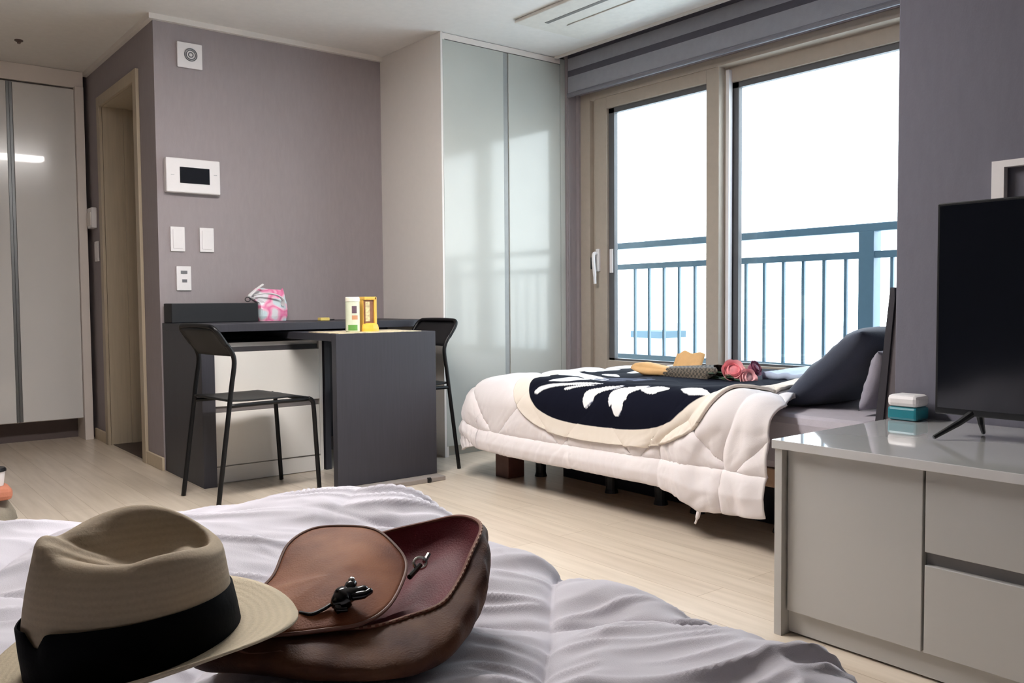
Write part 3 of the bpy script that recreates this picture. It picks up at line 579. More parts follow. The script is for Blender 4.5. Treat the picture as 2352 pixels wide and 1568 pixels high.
# --- pillows
def pillow(name, w, h, t, m, mtx, parent=None):
    n = 40; vs = []
    a, b = np.meshgrid(np.linspace(-1, 1, n), np.linspace(-1, 1, n), indexing='ij')
    prof = np.clip((1-a**4)*(1-b**4), 0, 1)**0.55
    pin = 1-0.07*(a*a)*(1-b*b)*0-0.05*((1-a*a)*(b*b)+(1-b*b)*(a*a))
    X = a*w/2*(1-0.06*(1-b*b)*0)*pin; Y = b*h/2*pin
    wob = 0.012*(vnoise(a*3+5, b*3+2, 5)-0.5)+0.006*ridge(a*5, b*7, 6)
    bm = bmesh.new()
    top = [[bm.verts.new(mtx @ Vector((X[i, j], Y[i, j], t/2*prof[i, j]+wob[i, j]*prof[i, j]))) for j in range(n)] for i in range(n)]
    bot = [[top[i][j] if i in (0, n-1) or j in (0, n-1) else bm.verts.new(mtx @ Vector((X[i, j], Y[i, j], -t/2*prof[i, j]))) for j in range(n)] for i in range(n)]
    for i in range(n-1):
        for j in range(n-1):
            bm.faces.new((top[i][j], top[i+1][j], top[i+1][j+1], top[i][j+1])); bm.faces.new((bot[i][j], bot[i][j+1], bot[i+1][j+1], bot[i+1][j]))
    return obj(name, bm, m, parent, True)
mt = Matrix.Translation((3.07, 1.735, 0.625)) @ Matrix.Rotation(R(-2), 4, 'Z') @ Matrix.Rotation(R(-40), 4, 'X')
o = pillow('pillow', 0.56, 0.44, 0.13, mat('navy_pillowcase', (58, 64, 80), 0.85, bump=0.3, sheen=0.2), mt); tag(o, 'dark navy pillow leaning on the headboard of the window bed', 'pillow')
mt = Matrix.Translation((3.08, 1.548, 0.598)) @ Matrix.Rotation(R(-72), 4, 'X')
o = pillow('pillow', 0.60, 0.22, 0.10, mat('mauve_grey_pillowcase', (150, 146, 158), 0.85, bump=0.3), mt); tag(o, 'pale grey pillow standing behind the navy pillow at the headboard', 'pillow')
# pale blue folded sheet at the window side of the head end
nn = 40; a, b = np.meshgrid(np.linspace(0, 1, nn), np.linspace(0, 1, nn), indexing='ij')
P = np.stack([3.10+0.46*a, 1.98+0.22*b, 0.538+0.012*np.sin(a*3.1)*np.sin(b*3.1)+0.010*ridge(a*4, b*3, 3)], -1)
o = grid_obj('folded_sheet', P, mat('pale_blue_sheet', (186, 200, 222), 0.85), None, 0.03); tag(o, 'pale blue folded sheet beside the roses near the window', 'sheet')
# --- rose bouquet on the bed
bq = empty('rose_bouquet', (3.1, 2.5, 0.56)); tag(bq, 'bouquet of pink roses in tan and dark plaid wrapping on the bed', 'bouquet')
rose_m = mat('rose_pink', (246, 150, 156), 0.6, noise=0.12, nscale=40); rose_p = mat('rose_pale', (250, 196, 198), 0.6); rose_v = mat('rose_mauve', (140, 74, 98), 0.6)
def rose(c, r, m1, m2, ax):
    ax = Vector(ax).normalized(); q_ = ax.to_track_quat('Z', 'Y').to_matrix().to_4x4(); mt = Matrix.Translation(c) @ q_
    root = None; rn = random.Random(int(c[0]*1000))
    bm = bmesh.new(); loft(bm, [[(mt @ Vector((rr*r*math.cos(k*math.pi/10), rr*r*math.sin(k*math.pi/10), zz*r))) for k in range(20)] for rr, zz in ((0.1, -0.9), (0.5, -0.75), (0.78, -0.3), (0.72, 0.2), (0.45, 0.42), (0.15, 0.5))], True, True)
    root = ch('rose', bm, m1, bq); root.data.polygons.foreach_set('use_smooth', [True]*len(root.data.polygons))
    k0 = 0
    for ring, (n, rr, hgt, m) in enumerate(((3, 0.42, 0.62, m1), (5, 0.72, 0.5, m2), (6, 0.98, 0.30, m2))):
        bm = bmesh.new()
        for k in range(n):
            a0 = 2*math.pi*k/n+ring; g = [[None]*7 for _ in range(6)]
            for i in range(6):
                for j in range(7):
                    f = i/5; w_ = (j/6-0.5)*2; an = a0+w_*(math.pi/n)*1.25*(0.5+0.5*f)
                    rad = r*rr*(0.35+0.65*f**0.7)+r*0.12*max(0, f-0.75)*4*(1-w_*w_)
                    g[i][j] = bm.verts.new(mt @ Vector((rad*math.cos(an), rad*math.sin(an), r*(-0.8+(0.8+hgt)*f-0.16*w_*w_*f))))
            for i in range(5):
                for j in range(6): bm.faces.new((g[i][j], g[i+1][j], g[i+1][j+1], g[i][j+1]))
        pt = obj('petals', bm, m, root, True); pt.matrix_parent_inverse = Matrix.Translation(-bq.location)
        pt.matrix_parent_inverse = Matrix.Identity(4)
    return root
RA = Vector((2.98, 2.26, 0.580)); RB = Vector((2.95, 2.165, 0.557)); RC = Vector((3.06, 2.21, 0.588))
rose(RA, 0.046, rose_m, rose_p, (-0.55, -0.55, 0.35)); rose(RB, 0.038, rose_p, rose_p, (-0.3, -0.8, 0.3)); rose(RC, 0.034, rose_v, rose_v, (0.1, -0.8, 0.4))
bm = bmesh.new(); tail = Vector((3.0, 2.80, 0.545))
for rr_ in (RA, RB, RC): tube(bm, [rr_+Vector((0, 0.03, -0.01)), rr_.lerp(tail, 0.4)+Vector((0, 0, 0.005)), tail], 0.004, 6)
ch('stems', bm, mat('stem_green', (46, 72, 48), 0.6), bq)
bm = bmesh.new()
for k in range(9):
    rn = random.Random(k); base = Vector((2.99+rn.uniform(-0.05, 0.07), 2.30+rn.uniform(-0.03, 0.08), 0.555+rn.uniform(-0.01, 0.02))); dr_ = Vector((rn.uniform(-0.8, 0.4), -1+rn.uniform(0, 0.6), rn.uniform(-0.2, 0.3))).normalized(); sd = dr_.cross(Vector((0, 0, 1))).normalized(); L_ = 0.065
    vs = [bm.verts.new(base), bm.verts.new(base+dr_*L_*0.45+sd*0.02), bm.verts.new(base+dr_*L_), bm.verts.new(base+dr_*L_*0.45-sd*0.02), bm.verts.new(base+dr_*L_*0.5+Vector((0, 0, 0.006)))]
    for i in range(4): bm.faces.new((vs[i], vs[(i+1) % 4], vs[4]))
ch('leaves', bm, mat('leaf_green', (48, 74, 50), 0.6), bq)
def cone(name, c0, c1, r0, r1, m, flat=0.6, rim=0.0):
    ax = (Vector(c1)-Vector(c0)); q_ = ax.to_track_quat('Z', 'Y').to_matrix(); n = 28; lps = []
    for i in range(7):
        f = i/6; r_ = r0+(r1-r0)*f; lp = []
        for k in range(n):
            t_ = 2*math.pi*k/n; rr = r_*(1+0.12*math.sin(5*t_+2)*f+0.05*math.sin(9*t_))
            v = Vector(c0)+ax*(f+rim*f*math.sin(3*t_)*0.2)+q_ @ Vector((rr*math.cos(t_), rr*math.sin(t_), 0)); v.z = c0[2]+(v.z-c0[2])*flat+0.0; lp.append(v)
        lps.append(lp)
    o = ch(name, loft(bmesh.new(), lps), m, bq); s_ = o.modifiers.new('paper', 'SOLIDIFY'); s_.thickness = 0.0015
    for p_ in o.data.polygons: p_.use_smooth = True
def plaid():
    m = bpy.data.materials.new('dark_plaid_paper'); m.use_nodes = True; n = m.node_tree; b = n.nodes['Principled BSDF']; b.inputs['Roughness'].default_value = 0.7
    t = n.nodes.new('ShaderNodeTexCoord'); c = n.nodes.new('ShaderNodeTexChecker'); c.inputs['Scale'].default_value = 90; c.inputs['Color1'].default_value = lin((66, 62, 56)); c.inputs['Color2'].default_value = lin((112, 102, 90))
    n.links.new(t.outputs['Object'], c.inputs[0]); n.links.new(c.outputs[0], b.inputs['Base Color']); return m
cone('plaid_wrapping', (3.0, 2.66, 0.550), (2.985, 2.33, 0.556), 0.035, 0.062, plaid(), 0.75, 0.5)
kraft = mat('tan_paper', (222, 178, 122), 0.7, noise=0.08, nscale=20, bump=0.3)
cone('tan_wrapping', (2.99, 2.60, 0.555), (3.02, 2.80, 0.552), 0.030, 0.055, kraft, 0.7, 1.2)
n = 18; a, b = np.meshgrid(np.linspace(-1, 1, n), np.linspace(0, 1, n), indexing='ij')
P = np.stack([3.12+0.05*b+0.02*a*a, 2.66+0.085*a, 0.533+0.105*b*(1-0.1*a*a)+0.006*np.sin(a*6)], -1)
o = grid_obj('tan_paper_collar', P, kraft, bq, 0.002); o.matrix_parent_inverse = Matrix.Translation(-bq.location)
# ================================================================ TV CABINET
cb = empty('tv_cabinet', (2.27, 0.5, 0)); tag(cb, 'low glossy white TV cabinet with door and drawers on the right', 'cabinet')
m_cb = mat('cabinet_white', (188, 187, 184), 0.28, noise=0.01, nscale=3, coat=0.3); m_top = mat('cabinet_top_gloss', (206, 205, 204), 0.06, noise=0.01, nscale=3, coat=0.8)
Y0 = -0.40
ch('top', B((1.925, 2.605, Y0-0.0, 1.337, 0.492, 0.515), bev=0.0015), m_top, cb)
ch('side_panel', B((1.93, 2.605, 1.308, 1.33, 0, 0.492), bev=0.001), m_cb, cb)
ch('side_panel', B((1.93, 2.605, Y0, Y0+0.022, 0, 0.492), bev=0.001), m_cb, cb)
ch('carcass', B((1.975, 2.60, Y0+0.022, 1.308, 0.065, 0.491)), m_cb, cb)
ch('plinth', B((1.965, 1.985, Y0+0.022, 1.308, 0.006, 0.066)), m_cb, cb)
ch('door', B((1.95, 1.972, 0.950, 1.304, 0.066, 0.489), bev=0.0015), m_cb, cb)
ch('door', B((1.95, 1.972, Y0+0.025, 0.02, 0.066, 0.489), bev=0.0015), m_cb, cb)
ch('drawer', B((1.95, 1.972, 0.024, 0.944, 0.300, 0.489), bev=0.0015), m_cb, cb)
ch('drawer', B((1.95, 1.972, 0.024, 0.944, 0.066, 0.270), bev=0.0015), m_cb, cb)
ch('grip_channel', B((1.968, 1.976, 0.024, 0.944, 0.270, 0.300)), mat('grip_channel_grey', (120, 118, 120), 0.4), cb)  # plain grey channel between the two drawers
# ---- TV
tv = empty('television', (2.31, 0.6, 0.515)); tag(tv, 'large black flat television standing on the white cabinet', 'television')
m_tvb = mat('tv_black_bezel', (20, 21, 24), 0.35); 
ch('bezel', B((2.30, 2.345, 0.125, 1.092, 0.575, 1.128), bev=0.003), m_tvb, tv)
ch('screen', B((2.297, 2.301, 0.133, 1.084, 0.592, 1.120)), mat('tv_screen', (12, 15, 22), 0.12, noise=0.0), tv)
ch('back_housing', B((2.345, 2.375, 0.25, 0.97, 0.60, 0.95), bev=0.01), m_tvb, tv)
for yy, s_ in ((1.0, 1), (0.215, -1)):
    ft = bmesh.new(); tube(ft, [(2.318, yy-0.01*s_, 0.592), (2.28, yy+0.02*s_, 0.558), (2.225, yy+0.058*s_, 0.5215)], [0.011, 0.0085, 0.0055], 8)
    tube(ft, [(2.325, yy-0.01*s_, 0.592), (2.36, yy, 0.555), (2.405, yy+0.012*s_, 0.5215)], [0.011, 0.0085, 0.0055], 8)
    ch('stand_foot', ft, m_tvb, tv)
# ---- picture on the wall above the TV
pf = empty('picture_frame', (2.60, 0.96, 1.0)); tag(pf, 'white framed dark purple picture on the wall above the television', 'picture frame')
ch('frame', B((2.585, 2.609, 0.85, 0.872, 0.98, 1.262), (2.585, 2.609, 1.045, 1.078, 0.98, 1.262), (2.585, 2.609, 0.872, 1.045, 1.243, 1.262), (2.585, 2.609, 0.872, 1.045, 0.98, 1.0)), m_plast, pf)
def purple():
    m = bpy.data.materials.new('purple_picture'); m.use_nodes = True; n = m.node_tree; b = n.nodes['Principled BSDF']; b.inputs['Roughness'].default_value = 0.3
    t = n.nodes.new('ShaderNodeTexCoord'); z_ = n.nodes.new('ShaderNodeTexNoise'); z_.inputs['Scale'].default_value = 14; r = n.nodes.new('ShaderNodeValToRGB')
    r.color_ramp.elements[0].position = 0.4; r.color_ramp.elements[0].color = lin((52, 42, 58)); r.color_ramp.elements[1].position = 0.65; r.color_ramp.elements[1].color = lin((150, 60, 140))
    n.links.new(t.outputs['Object'], z_.inputs[0]); n.links.new(z_.outputs['Fac'], r.inputs[0]); n.links.new(r.outputs[0], b.inputs['Base Color']); return m
ch('picture', B((2.595, 2.605, 0.872, 1.045, 1.0, 1.243)), purple(), pf)
ch('dark_mark', lathe(bmesh.new(), [(0.0045, 0), (0.0045, 0.001)], 0, 0, 12), m_black, pf)
o = pf.children[-1]; o.matrix_parent_inverse = Matrix.Identity(4); o.matrix_local = Matrix.Translation((-0.0155, 0.105, 0.187)) @ Matrix.Rotation(R(90), 4, 'Y') @ Matrix.Diagonal((1.5, 1, 1, 1))
# ---- wipes tub
wp = empty('wet_wipes_box', (2.545, 1.29, 0.515)); tag(wp, 'teal box with a white lid on the cabinet beside the television', 'box')
ch('body', B((2.505, 2.585, 1.243, 1.333, 0.516, 0.556), bev=0.008), mat('teal_plastic', (36, 128, 142), 0.35), wp)
ch('lid', B((2.504, 2.586, 1.242, 1.334, 0.556, 0.592), bev=0.012), m_plast, wp)
# ================================================================ NEAR BED
XE, YE = 0.865, 1.70
nb = empty('near_bed', (-0.3, 0.5, 0)); tag(nb, 'bed under the grey-white quilt at the front of the picture', 'bed')
ch('mattress', B((-1.2, 0.80, -0.9, 1.62, 0.16, 0.40), bev=0.04), MATS['grey_sheet'], nb)
ch('bed_frame', B((-1.18, 0.78, -0.88, 1.60, 0.06, 0.16)), m_bwood, nb)
for x_, y_ in ((-1.1, -0.8), (0.70, -0.8), (0.70, 1.52), (-1.1, 1.52)): ch('leg', B((x_-0.04, x_+0.04, y_-0.04, y_+0.04, 0, 0.06)), m_bw, nb)
DN = 0.36
def surf2(u, v):
    r = 0.10
    dx = np.clip((u-XE)/DN, 0, 1); dy = np.clip((v-YE)/DN, 0, 1)
    X = dx*np.sqrt(1-dy*dy/2); Y = dy*np.sqrt(1-dx*dx/2); d = np.sqrt(X*X+Y*Y); nn = np.where(d > 1e-6, d, 1); ex = X/nn; ey = Y/nn; d = d*DN
    t = np.minimum(d/r, math.pi/2); off = r*np.sin(t)+0.06*np.maximum(d-r*1.57, 0); drop = r*(1-np.cos(t))+np.maximum(d-r*math.pi/2, 0)*0.96
    return np.minimum(u, XE)+ex*off, np.minimum(v, YE)+ey*off, 0.425-drop, d
us = np.concatenate([np.linspace(-1.25, -0.1, 90)[:-1], np.linspace(-0.1, XE+DN, 300)]); vs_ = np.concatenate([np.linspace(-0.95, 0.15, 60)[:-1], np.linspace(0.15, YE+DN, 400)])
V4, U4 = np.meshgrid(vs_, us, indexing='ij')
x, y, z, d = surf2(U4, V4); y = y+0.11*sstep(0.70, 0.30, U4)*sstep(1.1, 1.7, V4); P = np.stack([x, y, z], -1)
N = normals(P)
if N[100, 100, 2] < 0: N = -N
ang = R(47); p = U4*math.cos(ang)+V4*math.sin(ang); q = -U4*math.sin(ang)+V4*math.cos(ang)
ix, iy = 0.765, 0.88; p0 = ix*math.cos(ang)+iy*math.sin(ang); q0 = -ix*math.sin(ang)+iy*math.cos(ang); SP = 0.417
pw = p+0.010*(vnoise(q*9, p*3, 1)-0.5); qw = q+0.010*(vnoise(p*9, q*3, 2)-0.5)
fp = ((pw-p0)/SP+0.5) % 1-0.5; fq_ = ((qw-q0)/SP+0.5) % 1-0.5
dp = np.abs(fp)*SP; dq = np.abs(fq_)*SP
s1_ = np.sqrt(np.clip(dp/0.16, 0, 1)); s2_ = np.sqrt(np.clip(dq/0.16, 0, 1))
puff = 0.046*(s1_*s2_)**0.8; mw_ = np.exp(-((V4-1.60)/0.16)**2-((U4-0.72)/0.30)**2); puff = puff*(1-mw_)+0.046*mw_
# wrinkles: gathered folds perpendicular to the seams, dying out into the puffs
wq = np.exp(-dp/0.09); wp_ = np.exp(-dq/0.09)
wr = wq*0.009*(ridge(q*17+1.5*vnoise(p*12, q*12, 5), p*6, 3)-0.5)*np.clip(dp/0.012, 0, 1)+wp_*0.009*(ridge(p*17+1.5*vnoise(q*12, p*12, 6), q*6, 4)-0.5)*np.clip(dq/0.012, 0, 1)
c1_, s1c = math.cos(R(-20)), math.sin(R(-20))
g1 = U4*c1_+V4*s1c; g2 = -U4*s1c+V4*c1_
warp = 0.10*vnoise(g1*4, g2*4, 12)
wr += 0.016*(ridge(g1*3.2, (g2+warp)*15, 21)**2-0.35)+0.011*(ridge(g1*6+3, (g2+warp)*32, 22)**2-0.3)
wr += 0.006*(vnoise(g1*18, g2*40, 23)-0.5)
wr *= 0.55+0.45*sstep(0, 0.08, np.minimum(dp, dq))
# lumps: a raised roll along the far end
lump = 0.035*np.exp(-((V4-1.52)/0.13)**2-((U4-0.78)/0.28)**2)+0.022*np.exp(-((V4-1.55)/0.16)**2)*sstep(0.60, 0.35, U4)+0.012*(vnoise(U4*3, V4*3, 31)-0.5)
flat_ = sstep(0.45, 0.30, np.hypot((U4-0.45)/1.3, V4-0.92))
H = puff+wr+lump
H = H*(1-flat_)+flat_*np.minimum(H, 0.038+0.3*wr)
P = P+N*H[..., None]
m_dn = mat('lilac_white_cotton', (204, 200, 208), 0.85, noise=0.012, nscale=8, bump=0.2, bscale=600, sheen=0.15)
o = grid_obj('quilt', P, m_dn, None, 0.0); tag(o, 'puffy pale grey-white quilt covering the bed in the foreground', 'quilt')
# ================================================================ STRAW HAT
HATC = [0.2385, 0.9235, 0.531]
hat = empty('straw_hat', tuple(HATC)); tag(hat, 'beige straw fedora hat with a wide black band on the near quilt', 'hat')
yaw = R(14.3); eU = Vector((math.cos(yaw), -math.sin(yaw), 0)); eV = Vector((math.sin(yaw), math.cos(yaw), 0)); eW = Vector((0, 0, 1))
ROLL, PIT = R(8), R(2)
U_a = (eU*math.cos(ROLL)+eW*math.sin(ROLL)); W_a = (eW*math.cos(ROLL)-eU*math.sin(ROLL))
V_a = (eV*math.cos(PIT)+W_a*math.sin(PIT)); W_b = (W_a*math.cos(PIT)-eV*math.sin(PIT))
HC = Vector(HATC)
def hp(u, v, w): return HC+U_a*u+V_a*v+W_b*w
A, Bq = 0.101, 0.086; NS = 96
def ring(scale_u, scale_v, w, ou=0.0, wf=None, pinch=0.0, tear=0.0):
    lp = []
    for k in range(NS):
        t_ = 2*math.pi*k/NS; c_, s_ = math.cos(t_), math.sin(t_)
        u = A*scale_u*c_; v = Bq*scale_v*s_
        if pinch: v *= 1-pinch*math.exp(-((c_+0.80)/0.30)**2)
        if tear: v *= 1-tear*(0.5-0.5*c_)
        lp.append(hp(u+ou, v, w+(wf(t_) if wf else 0)))
    return lp
H_ = 0.123
def rimw(t_):
    c_, s_ = math.cos(t_), math.sin(t_)
    return 0.009*s_-0.031*max(0, c_)**2-0.004*max(0, -c_)**1.5+0.012*math.exp(-((c_+1)/0.12)**2)-0.011*max(0, -s_)*(1-abs(c_))
loops = [ring(1, 1, 0.0), ring(0.995, 0.995, 0.02), ring(0.985, 0.98, 0.042), ring(0.955, 0.95, 0.065, 0.003, None, 0.03), ring(0.91, 0.89, 0.090, 0.007, lambda t: rimw(t)*0.4, 0.08), ring(0.865, 0.82, 0.108, 0.011, lambda t: rimw(t)*0.75, 0.16),
         ring(0.82, 0.76, 0.118, 0.010, rimw, 0.26), ring(0.775, 0.70, 0.1225, 0.010, rimw, 0.34, 0.05), ring(0.735, 0.645, H_-0.001, 0.011, rimw, 0.40, 0.12), ring(0.68, 0.585, 0.117, 0.014, rimw, 0.42, 0.25), ring(0.60, 0.51, 0.106, 0.019, lambda t: rimw(t)*0.8, 0.3, 0.35),
         ring(0.48, 0.42, 0.096, 0.026, lambda t: rimw(t)*0.5, 0.2, 0.40), ring(0.33, 0.30, 0.088, 0.030, None, 0.1, 0.4), ring(0.18, 0.16, 0.084, 0.032), ring(0.05, 0.05, 0.083, 0.033)]
def strawmat(name, rgb, axis):
    m = bpy.data.materials.new(name); m.use_nodes = True; n = m.node_tree; b = n.nodes['Principled BSDF']; b.inputs['Roughness'].default_value = 0.8; L = n.links.new
    t = n.nodes.new('ShaderNodeTexCoord'); mp = n.nodes.new('ShaderNodeMapping'); L(t.outputs['Object'], mp.inputs[0]); mp.inputs['Location'].default_value = (-HATC[0], -HATC[1], -HATC[2])
    wv = n.nodes.new('ShaderNodeTexWave'); wv.wave_type = 'RINGS' if axis == 'R' else 'BANDS'; wv.rings_direction = 'Z'; wv.bands_direction = 'Z'
    wv.inputs['Scale'].default_value = 36 if axis == 'R' else 45; wv.inputs['Distortion'].default_value = 1.2; wv.inputs['Detail'].default_value = 1; L(mp.outputs[0], wv.inputs['Vector'])
    nz = n.nodes.new('ShaderNodeTexNoise'); nz.inputs['Scale'].default_value = 350; L(mp.outputs[0], nz.inputs['Vector'])
    r = n.nodes.new('ShaderNodeValToRGB'); c = lin(rgb); r.color_ramp.elements[0].color = tuple(v*0.84 for v in c[:3])+(1,); r.color_ramp.elements[1].color = tuple(v*1.08 for v in c[:3])+(1,)
    ad = n.nodes.new('ShaderNodeMath'); ad.operation = 'ADD'; mu = n.nodes.new('ShaderNodeMath'); mu.operation = 'MULTIPLY'; mu.inputs[1].default_value = 0.35
    L(wv.outputs['Fac'], mu.inputs[0]); L(mu.outputs[0], ad.inputs[0]); L(nz.outputs['Fac'], ad.inputs[1]); 
    m3 = n.nodes.new('ShaderNodeMath'); m3.operation = 'MULTIPLY'; m3.inputs[1].default_value = 0.75; L(ad.outputs[0], m3.inputs[0]); L(m3.outputs[0], r.inputs[0]); L(r.outputs[0], b.inputs['Base Color'])
    bp = n.nodes.new('ShaderNodeBump'); bp.inputs['Strength'].default_value = 0.8 if axis == 'R' else 0.3; bp.inputs['Distance'].default_value = 0.0012; L(ad.outputs[0], bp.inputs['Height']); L(bp.outputs[0], b.inputs['Normal'])
    return m
m_straw = strawmat('straw_crown', (182, 165, 140), 'B'); m_straw2 = strawmat('straw_brim', (205, 190, 162), 'R')
o = ch('crown', loft(bmesh.new(), loops, False, True), m_straw, hat); ss = o.modifiers.new('s', 'SUBSURF'); ss.levels = 1; ss.render_levels = 1
for p_ in o.data.polygons: p_.use_smooth = True
def brimw(t_):
    c_, s_ = math.cos(t_), math.sin(t_)
    return 0.026*max(0, -s_)**1.2+0.014*max(0, s_)-0.012*max(0, c_)**2-0.020*max(0, -c_)**2
BL = []
for i in range(9):
    f = i/8; lp = []
    for k in range(NS):
        t_ = 2*math.pi*k/NS; c_, s_ = math.cos(t_), math.sin(t_); wd_ = 0.061*f
        lp.append(hp((A+wd_)*c_, (Bq+wd_)*s_, brimw(t_)*f**1.4+0.001))
    BL.append(lp)
o = ch('brim', loft(bmesh.new(), BL), m_straw2, hat); sd_ = o.modifiers.new('t', 'SOLIDIFY'); sd_.thickness = 0.0028; sd_.offset = 0
for p_ in o.data.polygons: p_.use_smooth = True
def bandtop(t_):
    dnt = abs(((t_-math.pi*1.20)+math.pi) % (2*math.pi)-math.pi); return 0.043-0.018*max(0, 1-dnt/0.17)+0.012*max(0, -math.sin(t_))*(1-0.6*max(0, math.cos(t_)))+0.010*max(0, -math.cos(t_))
def bring(sc, wfun):
    return [hp(A*sc*math.cos(2*math.pi*k/NS), Bq*sc*math.sin(2*math.pi*k/NS), wfun(2*math.pi*k/NS)) for k in range(NS)]
o = ch('hat_band', loft(bmesh.new(), [bring(1.0, lambda t: 0.0015), bring(1.028, lambda t: 0.0025), bring(1.022, lambda t: bandtop(t)*0.55), bring(1.008, lambda t: bandtop(t)-0.001), bring(0.985, bandtop)]), mat('black_ribbon', (6, 6, 9), 0.9, bump=0.2, spec=0.15), hat)
for p_ in o.data.polygons: p_.use_smooth = True
# ================================================================ LEATHER BAG
bg_ = empty('leather_bag', (0.50, 0.92, 0.478)); tag(bg_, 'open brown leather bag with burgundy lining lying next to the hat', 'bag')
def leather(name, c1, c2, rough, sc=9):
    m = mat(name, c1, rough, noise=0.0, nscale=sc, bump=0.35, bscale=420, spec=0.25); n = m.node_tree
    for nd in n.nodes:
        if nd.type == 'VALTORGB': nd.color_ramp.elements[0].color = lin(c1); nd.color_ramp.elements[1].color = lin(c2)
    return m
m_lb = leather('brown_leather', (58, 30, 26), (104, 70, 46), 0.66, 14); m_lf = leather('tan_leather_flap', (112, 60, 34), (160, 100, 62), 0.62, 12); m_ln = leather('burgundy_lining', (84, 28, 36), (120, 46, 54), 0.6, 12)
rimS = spline(RIM, 4, True); bulS = spline(BULGE, 4, True); basS = spline(BASE, 4, True)
for k in range(len(bulS)):
    o_ = (bulS[k]-Vector((0.5, 0.95, bulS[k].z))).normalized()
    bulS[k] = bulS[k]+o_*0.0045*math.sin(k*1.7)+Vector((0, 0, 0.003*math.sin(k*2.3+1)))
midS = [a.lerp(b, 0.5)+(b-Vector((0.5, 0.92, b.z))).normalized()*0.004 for a, b in zip(rimS, bulS)]
mid2 = [a.lerp(b, 0.5)+(a-Vector((0.5, 0.92, a.z))).normalized()*0.006 for a, b in zip(bulS, basS)]
inn = [Vector((0.5, 0.95, 0.49)).lerp(b, 0.85)-Vector((0, 0, 0.012)) for b in basS]
o = ch('body', loft(bmesh.new(), [rimS, midS, bulS, mid2, basS, inn], False, True), m_lb, bg_); ss = o.modifiers.new('s', 'SUBSURF'); ss.levels = 1; ss.render_levels = 1
for p_ in o.data.polygons: p_.use_smooth = True
cen = Vector((0.545, 0.94, 0.485))
i1 = [r.lerp(cen, 0.06)-Vector((0, 0, 0.020)) for r in rimS]; i2 = [r.lerp(cen, 0.30)-Vector((0, 0, 0.026+0.006*math.sin(2*math.pi*k/len(rimS)*3))) for k, r in enumerate(rimS)]
i3 = [r.lerp(cen, 0.6)-Vector((0, 0, 0.004*math.sin(2*math.pi*k/len(rimS)*3))) for k, r in enumerate(rimS)]; i4 = [r.lerp(cen, 0.85) for r in rimS]
rin = [r.lerp(cen, 0.012) for r in rimS]
o = ch('lining', loft(bmesh.new(), [rin, i1, i2, i3, i4], False, True), m_ln, bg_)
for p_ in o.data.polygons: p_.use_smooth = True
o = ch('rim_edge', T(spline(RIM, 10, True), 0.0028, 8, True), mat('pale_leather_edge', (128, 78, 60), 0.6), bg_)
bm = bmesh.new(); RS = spline(RIM, 24, True)
for k in range(0, 24*9, 4): tube(bm, [RS[k]+Vector((0, -0.0025, 0.0018)), RS[k+2]+Vector((0, -0.0025, 0.0018))], 0.0012, 5)
o = ch('stitching', bm, mat('tan_thread', (168, 128, 104), 0.7), bg_); o['kind'] = 'stuff'
# flap
FS = spline(FLAP, 4, True); fc = Vector(FLAPC); bm = bmesh.new(); lps = []
for f_ in (1.0, 0.93, 0.8, 0.62, 0.42, 0.22, 0.06):
    lps.append([fc.lerp(p_, f_)+Vector((0, 0, 0.012*(1-f_*f_))) for k, p_ in enumerate(FS)])
o = ch('flap', loft(bm, lps, False, True), m_lf, bg_); sd_ = o.modifiers.new('t', 'SOLIDIFY'); sd_.thickness = 0.004; sd_.offset = -1
for p_ in o.data.polygons: p_.use_smooth = True
fl_ = o
ch('flap_edge', T(spline(FLAP, 8, True), 0.0022, 8, True), mat('flap_edge_brown', (112, 74, 58), 0.6), bg_)
FSs = [bulS[k].lerp(rimS[k], 0.45)+(bulS[k]-Vector((0.5, 0.95, bulS[k].z))).normalized()*0.0035 for k in range(2, 24)]
FSs = [p_-Vector((0, 0, 0.012*(k/21))) for k, p_ in enumerate(FSs)]
ch('front_seam', T(FSs, 0.0016, 6), mat('seam_brown', (110, 72, 60), 0.6), bg_)
# clasp
cl_m = mat('black_glossy_clasp', (12, 12, 14), 0.18, noise=0.0); sil = mat('silver_metal', (190, 188, 184), 0.25, metal=1.0)
K = [Vector(p_) for p_ in CLASP]
bm = bmesh.new(); tube(bm, spline([K[3]+Vector((-0.004, 0, 0)), K[0].lerp(K[3], 0.5), K[0], K[0].lerp(K[1], 0.5), K[1]], 4), [0.003, 0.006, 0.009, 0.011, 0.012, 0.013, 0.0135, 0.013, 0.012, 0.010, 0.009, 0.008, 0.007, 0.006, 0.006, 0.005, 0.003], 10)
tube(bm, spline([K[0], K[0].lerp(K[2], 0.6)+Vector((0, 0, 0.003)), K[2]], 4), [0.007]*5+[0.005, 0.005, 0.004, 0.003], 8)
tube(bm, spline([K[0]+Vector((0.003, -0.006, 0)), K[0]+Vector((0.016, -0.012, 0.001)), K[0]+Vector((0.026, -0.010, 0.003))], 4), [0.005]*5+[0.004]*4, 8)
tube(bm, spline([K[3]+Vector((0.002, -0.003, 0)), K[3]+Vector((0.0, -0.010, -0.002)), K[3]+Vector((0.008, -0.014, -0.002))], 4), [0.005]*5+[0.003]*4, 8)
o = ch('clasp', bm, cl_m, bg_)
for p_ in o.data.polygons: p_.use_smooth = True
bm = bmesh.new(); bmesh.ops.create_uvsphere(bm, u_segments=10, v_segments=6, radius=0.004, matrix=Matrix.Translation(K[2]+Vector((-0.004, 0, 0.004))))
tube(bm, [K[3]+Vector((0.006, -0.004, 0.004)), K[3]+Vector((0.018, -0.006, 0.005))], 0.0025, 6)
c_ = ch('silver_stud', bm, sil, bg_)
ch('thong', T(spline(THONG, 5), 0.0022, 8), cl_m, bg_)
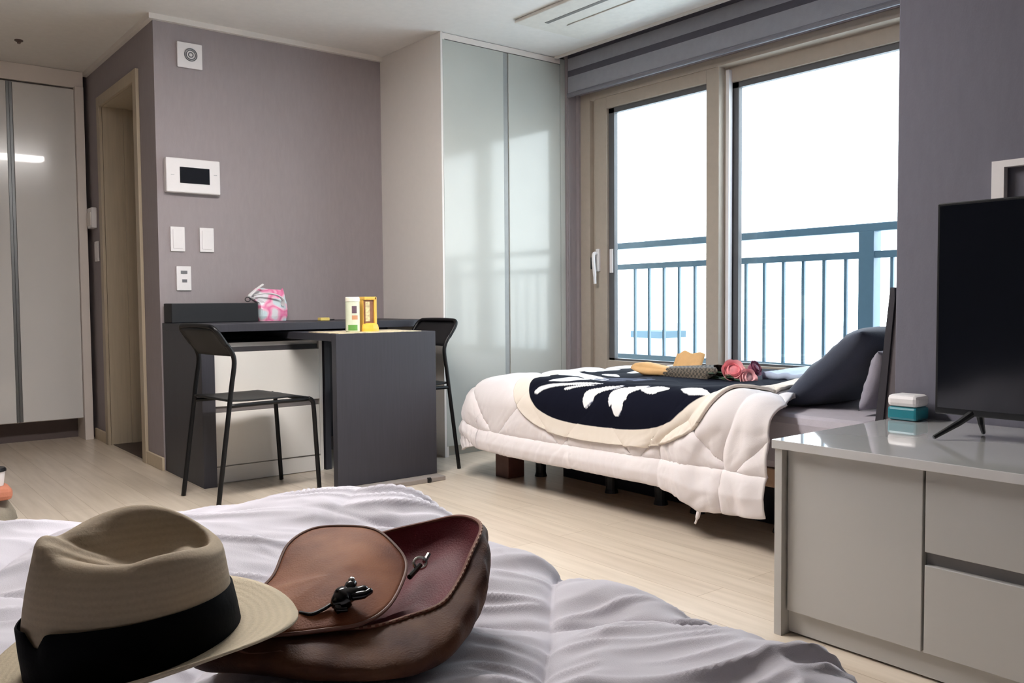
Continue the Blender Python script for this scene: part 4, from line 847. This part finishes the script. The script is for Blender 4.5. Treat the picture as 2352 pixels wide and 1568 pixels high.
ring_c = K[4]; bm = bmesh.new(); tube(bm, [ring_c+Vector((0.009*math.cos(a*math.pi/10), 0.003*math.sin(a*math.pi/10), 0.006*math.sin(a*math.pi/10)+0.003)) for a in range(20)], 0.0022, 8, True)
tube(bm, [ring_c+Vector((0.006, 0, 0.003)), K[5]], 0.003, 6)
ch('metal_ring', bm, sil, bg_)
ch('closure_tab', T([K[6], K[6].lerp(ring_c, 0.5), ring_c], 0.0035, 8), cl_m, bg_)
# ================================================================ THINGS ON THE FLOOR AT THE LEFT EDGE
def cloth_heap(name, c, rx, ry, h, m, seed, lab, cat):
    n = 46; a, b = np.meshgrid(np.linspace(-1, 1, n), np.linspace(-1, 1, n), indexing='ij')
    X = a*np.sqrt(1-b*b/2); Y = b*np.sqrt(1-a*a/2); r = np.hypot(X, Y)
    hh = h*np.sqrt(np.clip(1-r**3, 0, 1))*(0.72+0.4*vnoise(X*3+9, Y*3+9, seed))+0.2*h*ridge(X*3+4, Y*4, seed+1)*(1-r**4)
    P = np.stack([c[0]+X*rx*(1+0.15*vnoise(Y*3, X*3, seed+2)), c[1]+Y*ry, c[2]+hh+0.001], -1)
    o = grid_obj(name, P, m, None, 0.0); tag(o, lab, cat); return o
cloth_heap('canvas_bag', (0.455, 4.08, 0), 0.135, 0.10, 0.085, mat('grey_canvas', (140, 132, 118), 0.9, noise=0.25, nscale=14, bump=0.4), 3, 'crumpled grey canvas bag on the floor at the left edge', 'bag')
o = obj('orange_cushion', B((0.38, 0.575, 4.0, 4.14, 0.088, 0.142), bev=0.018), mat('terracotta_cloth', (196, 126, 100), 0.8, bump=0.3)); tag(o, 'terracotta orange folded cloth on top of the grey canvas bag', 'cloth')
cu = empty('paper_cup', (0.515, 4.07, 0.143)); tag(cu, 'white cup with black rim marks at the left edge of the floor', 'cup')
ch('cup_body', lathe(bmesh.new(), [(0.036, 0.1435), (0.044, 0.203), (0.042, 0.203), (0.034, 0.15)], 0.515, 4.07, 24), m_plast, cu)
ch('lid', lathe(bmesh.new(), [(0.048, 0.203), (0.048, 0.210), (0.043, 0.217), (0.040, 0.217)], 0.515, 4.07, 24), m_black, cu)
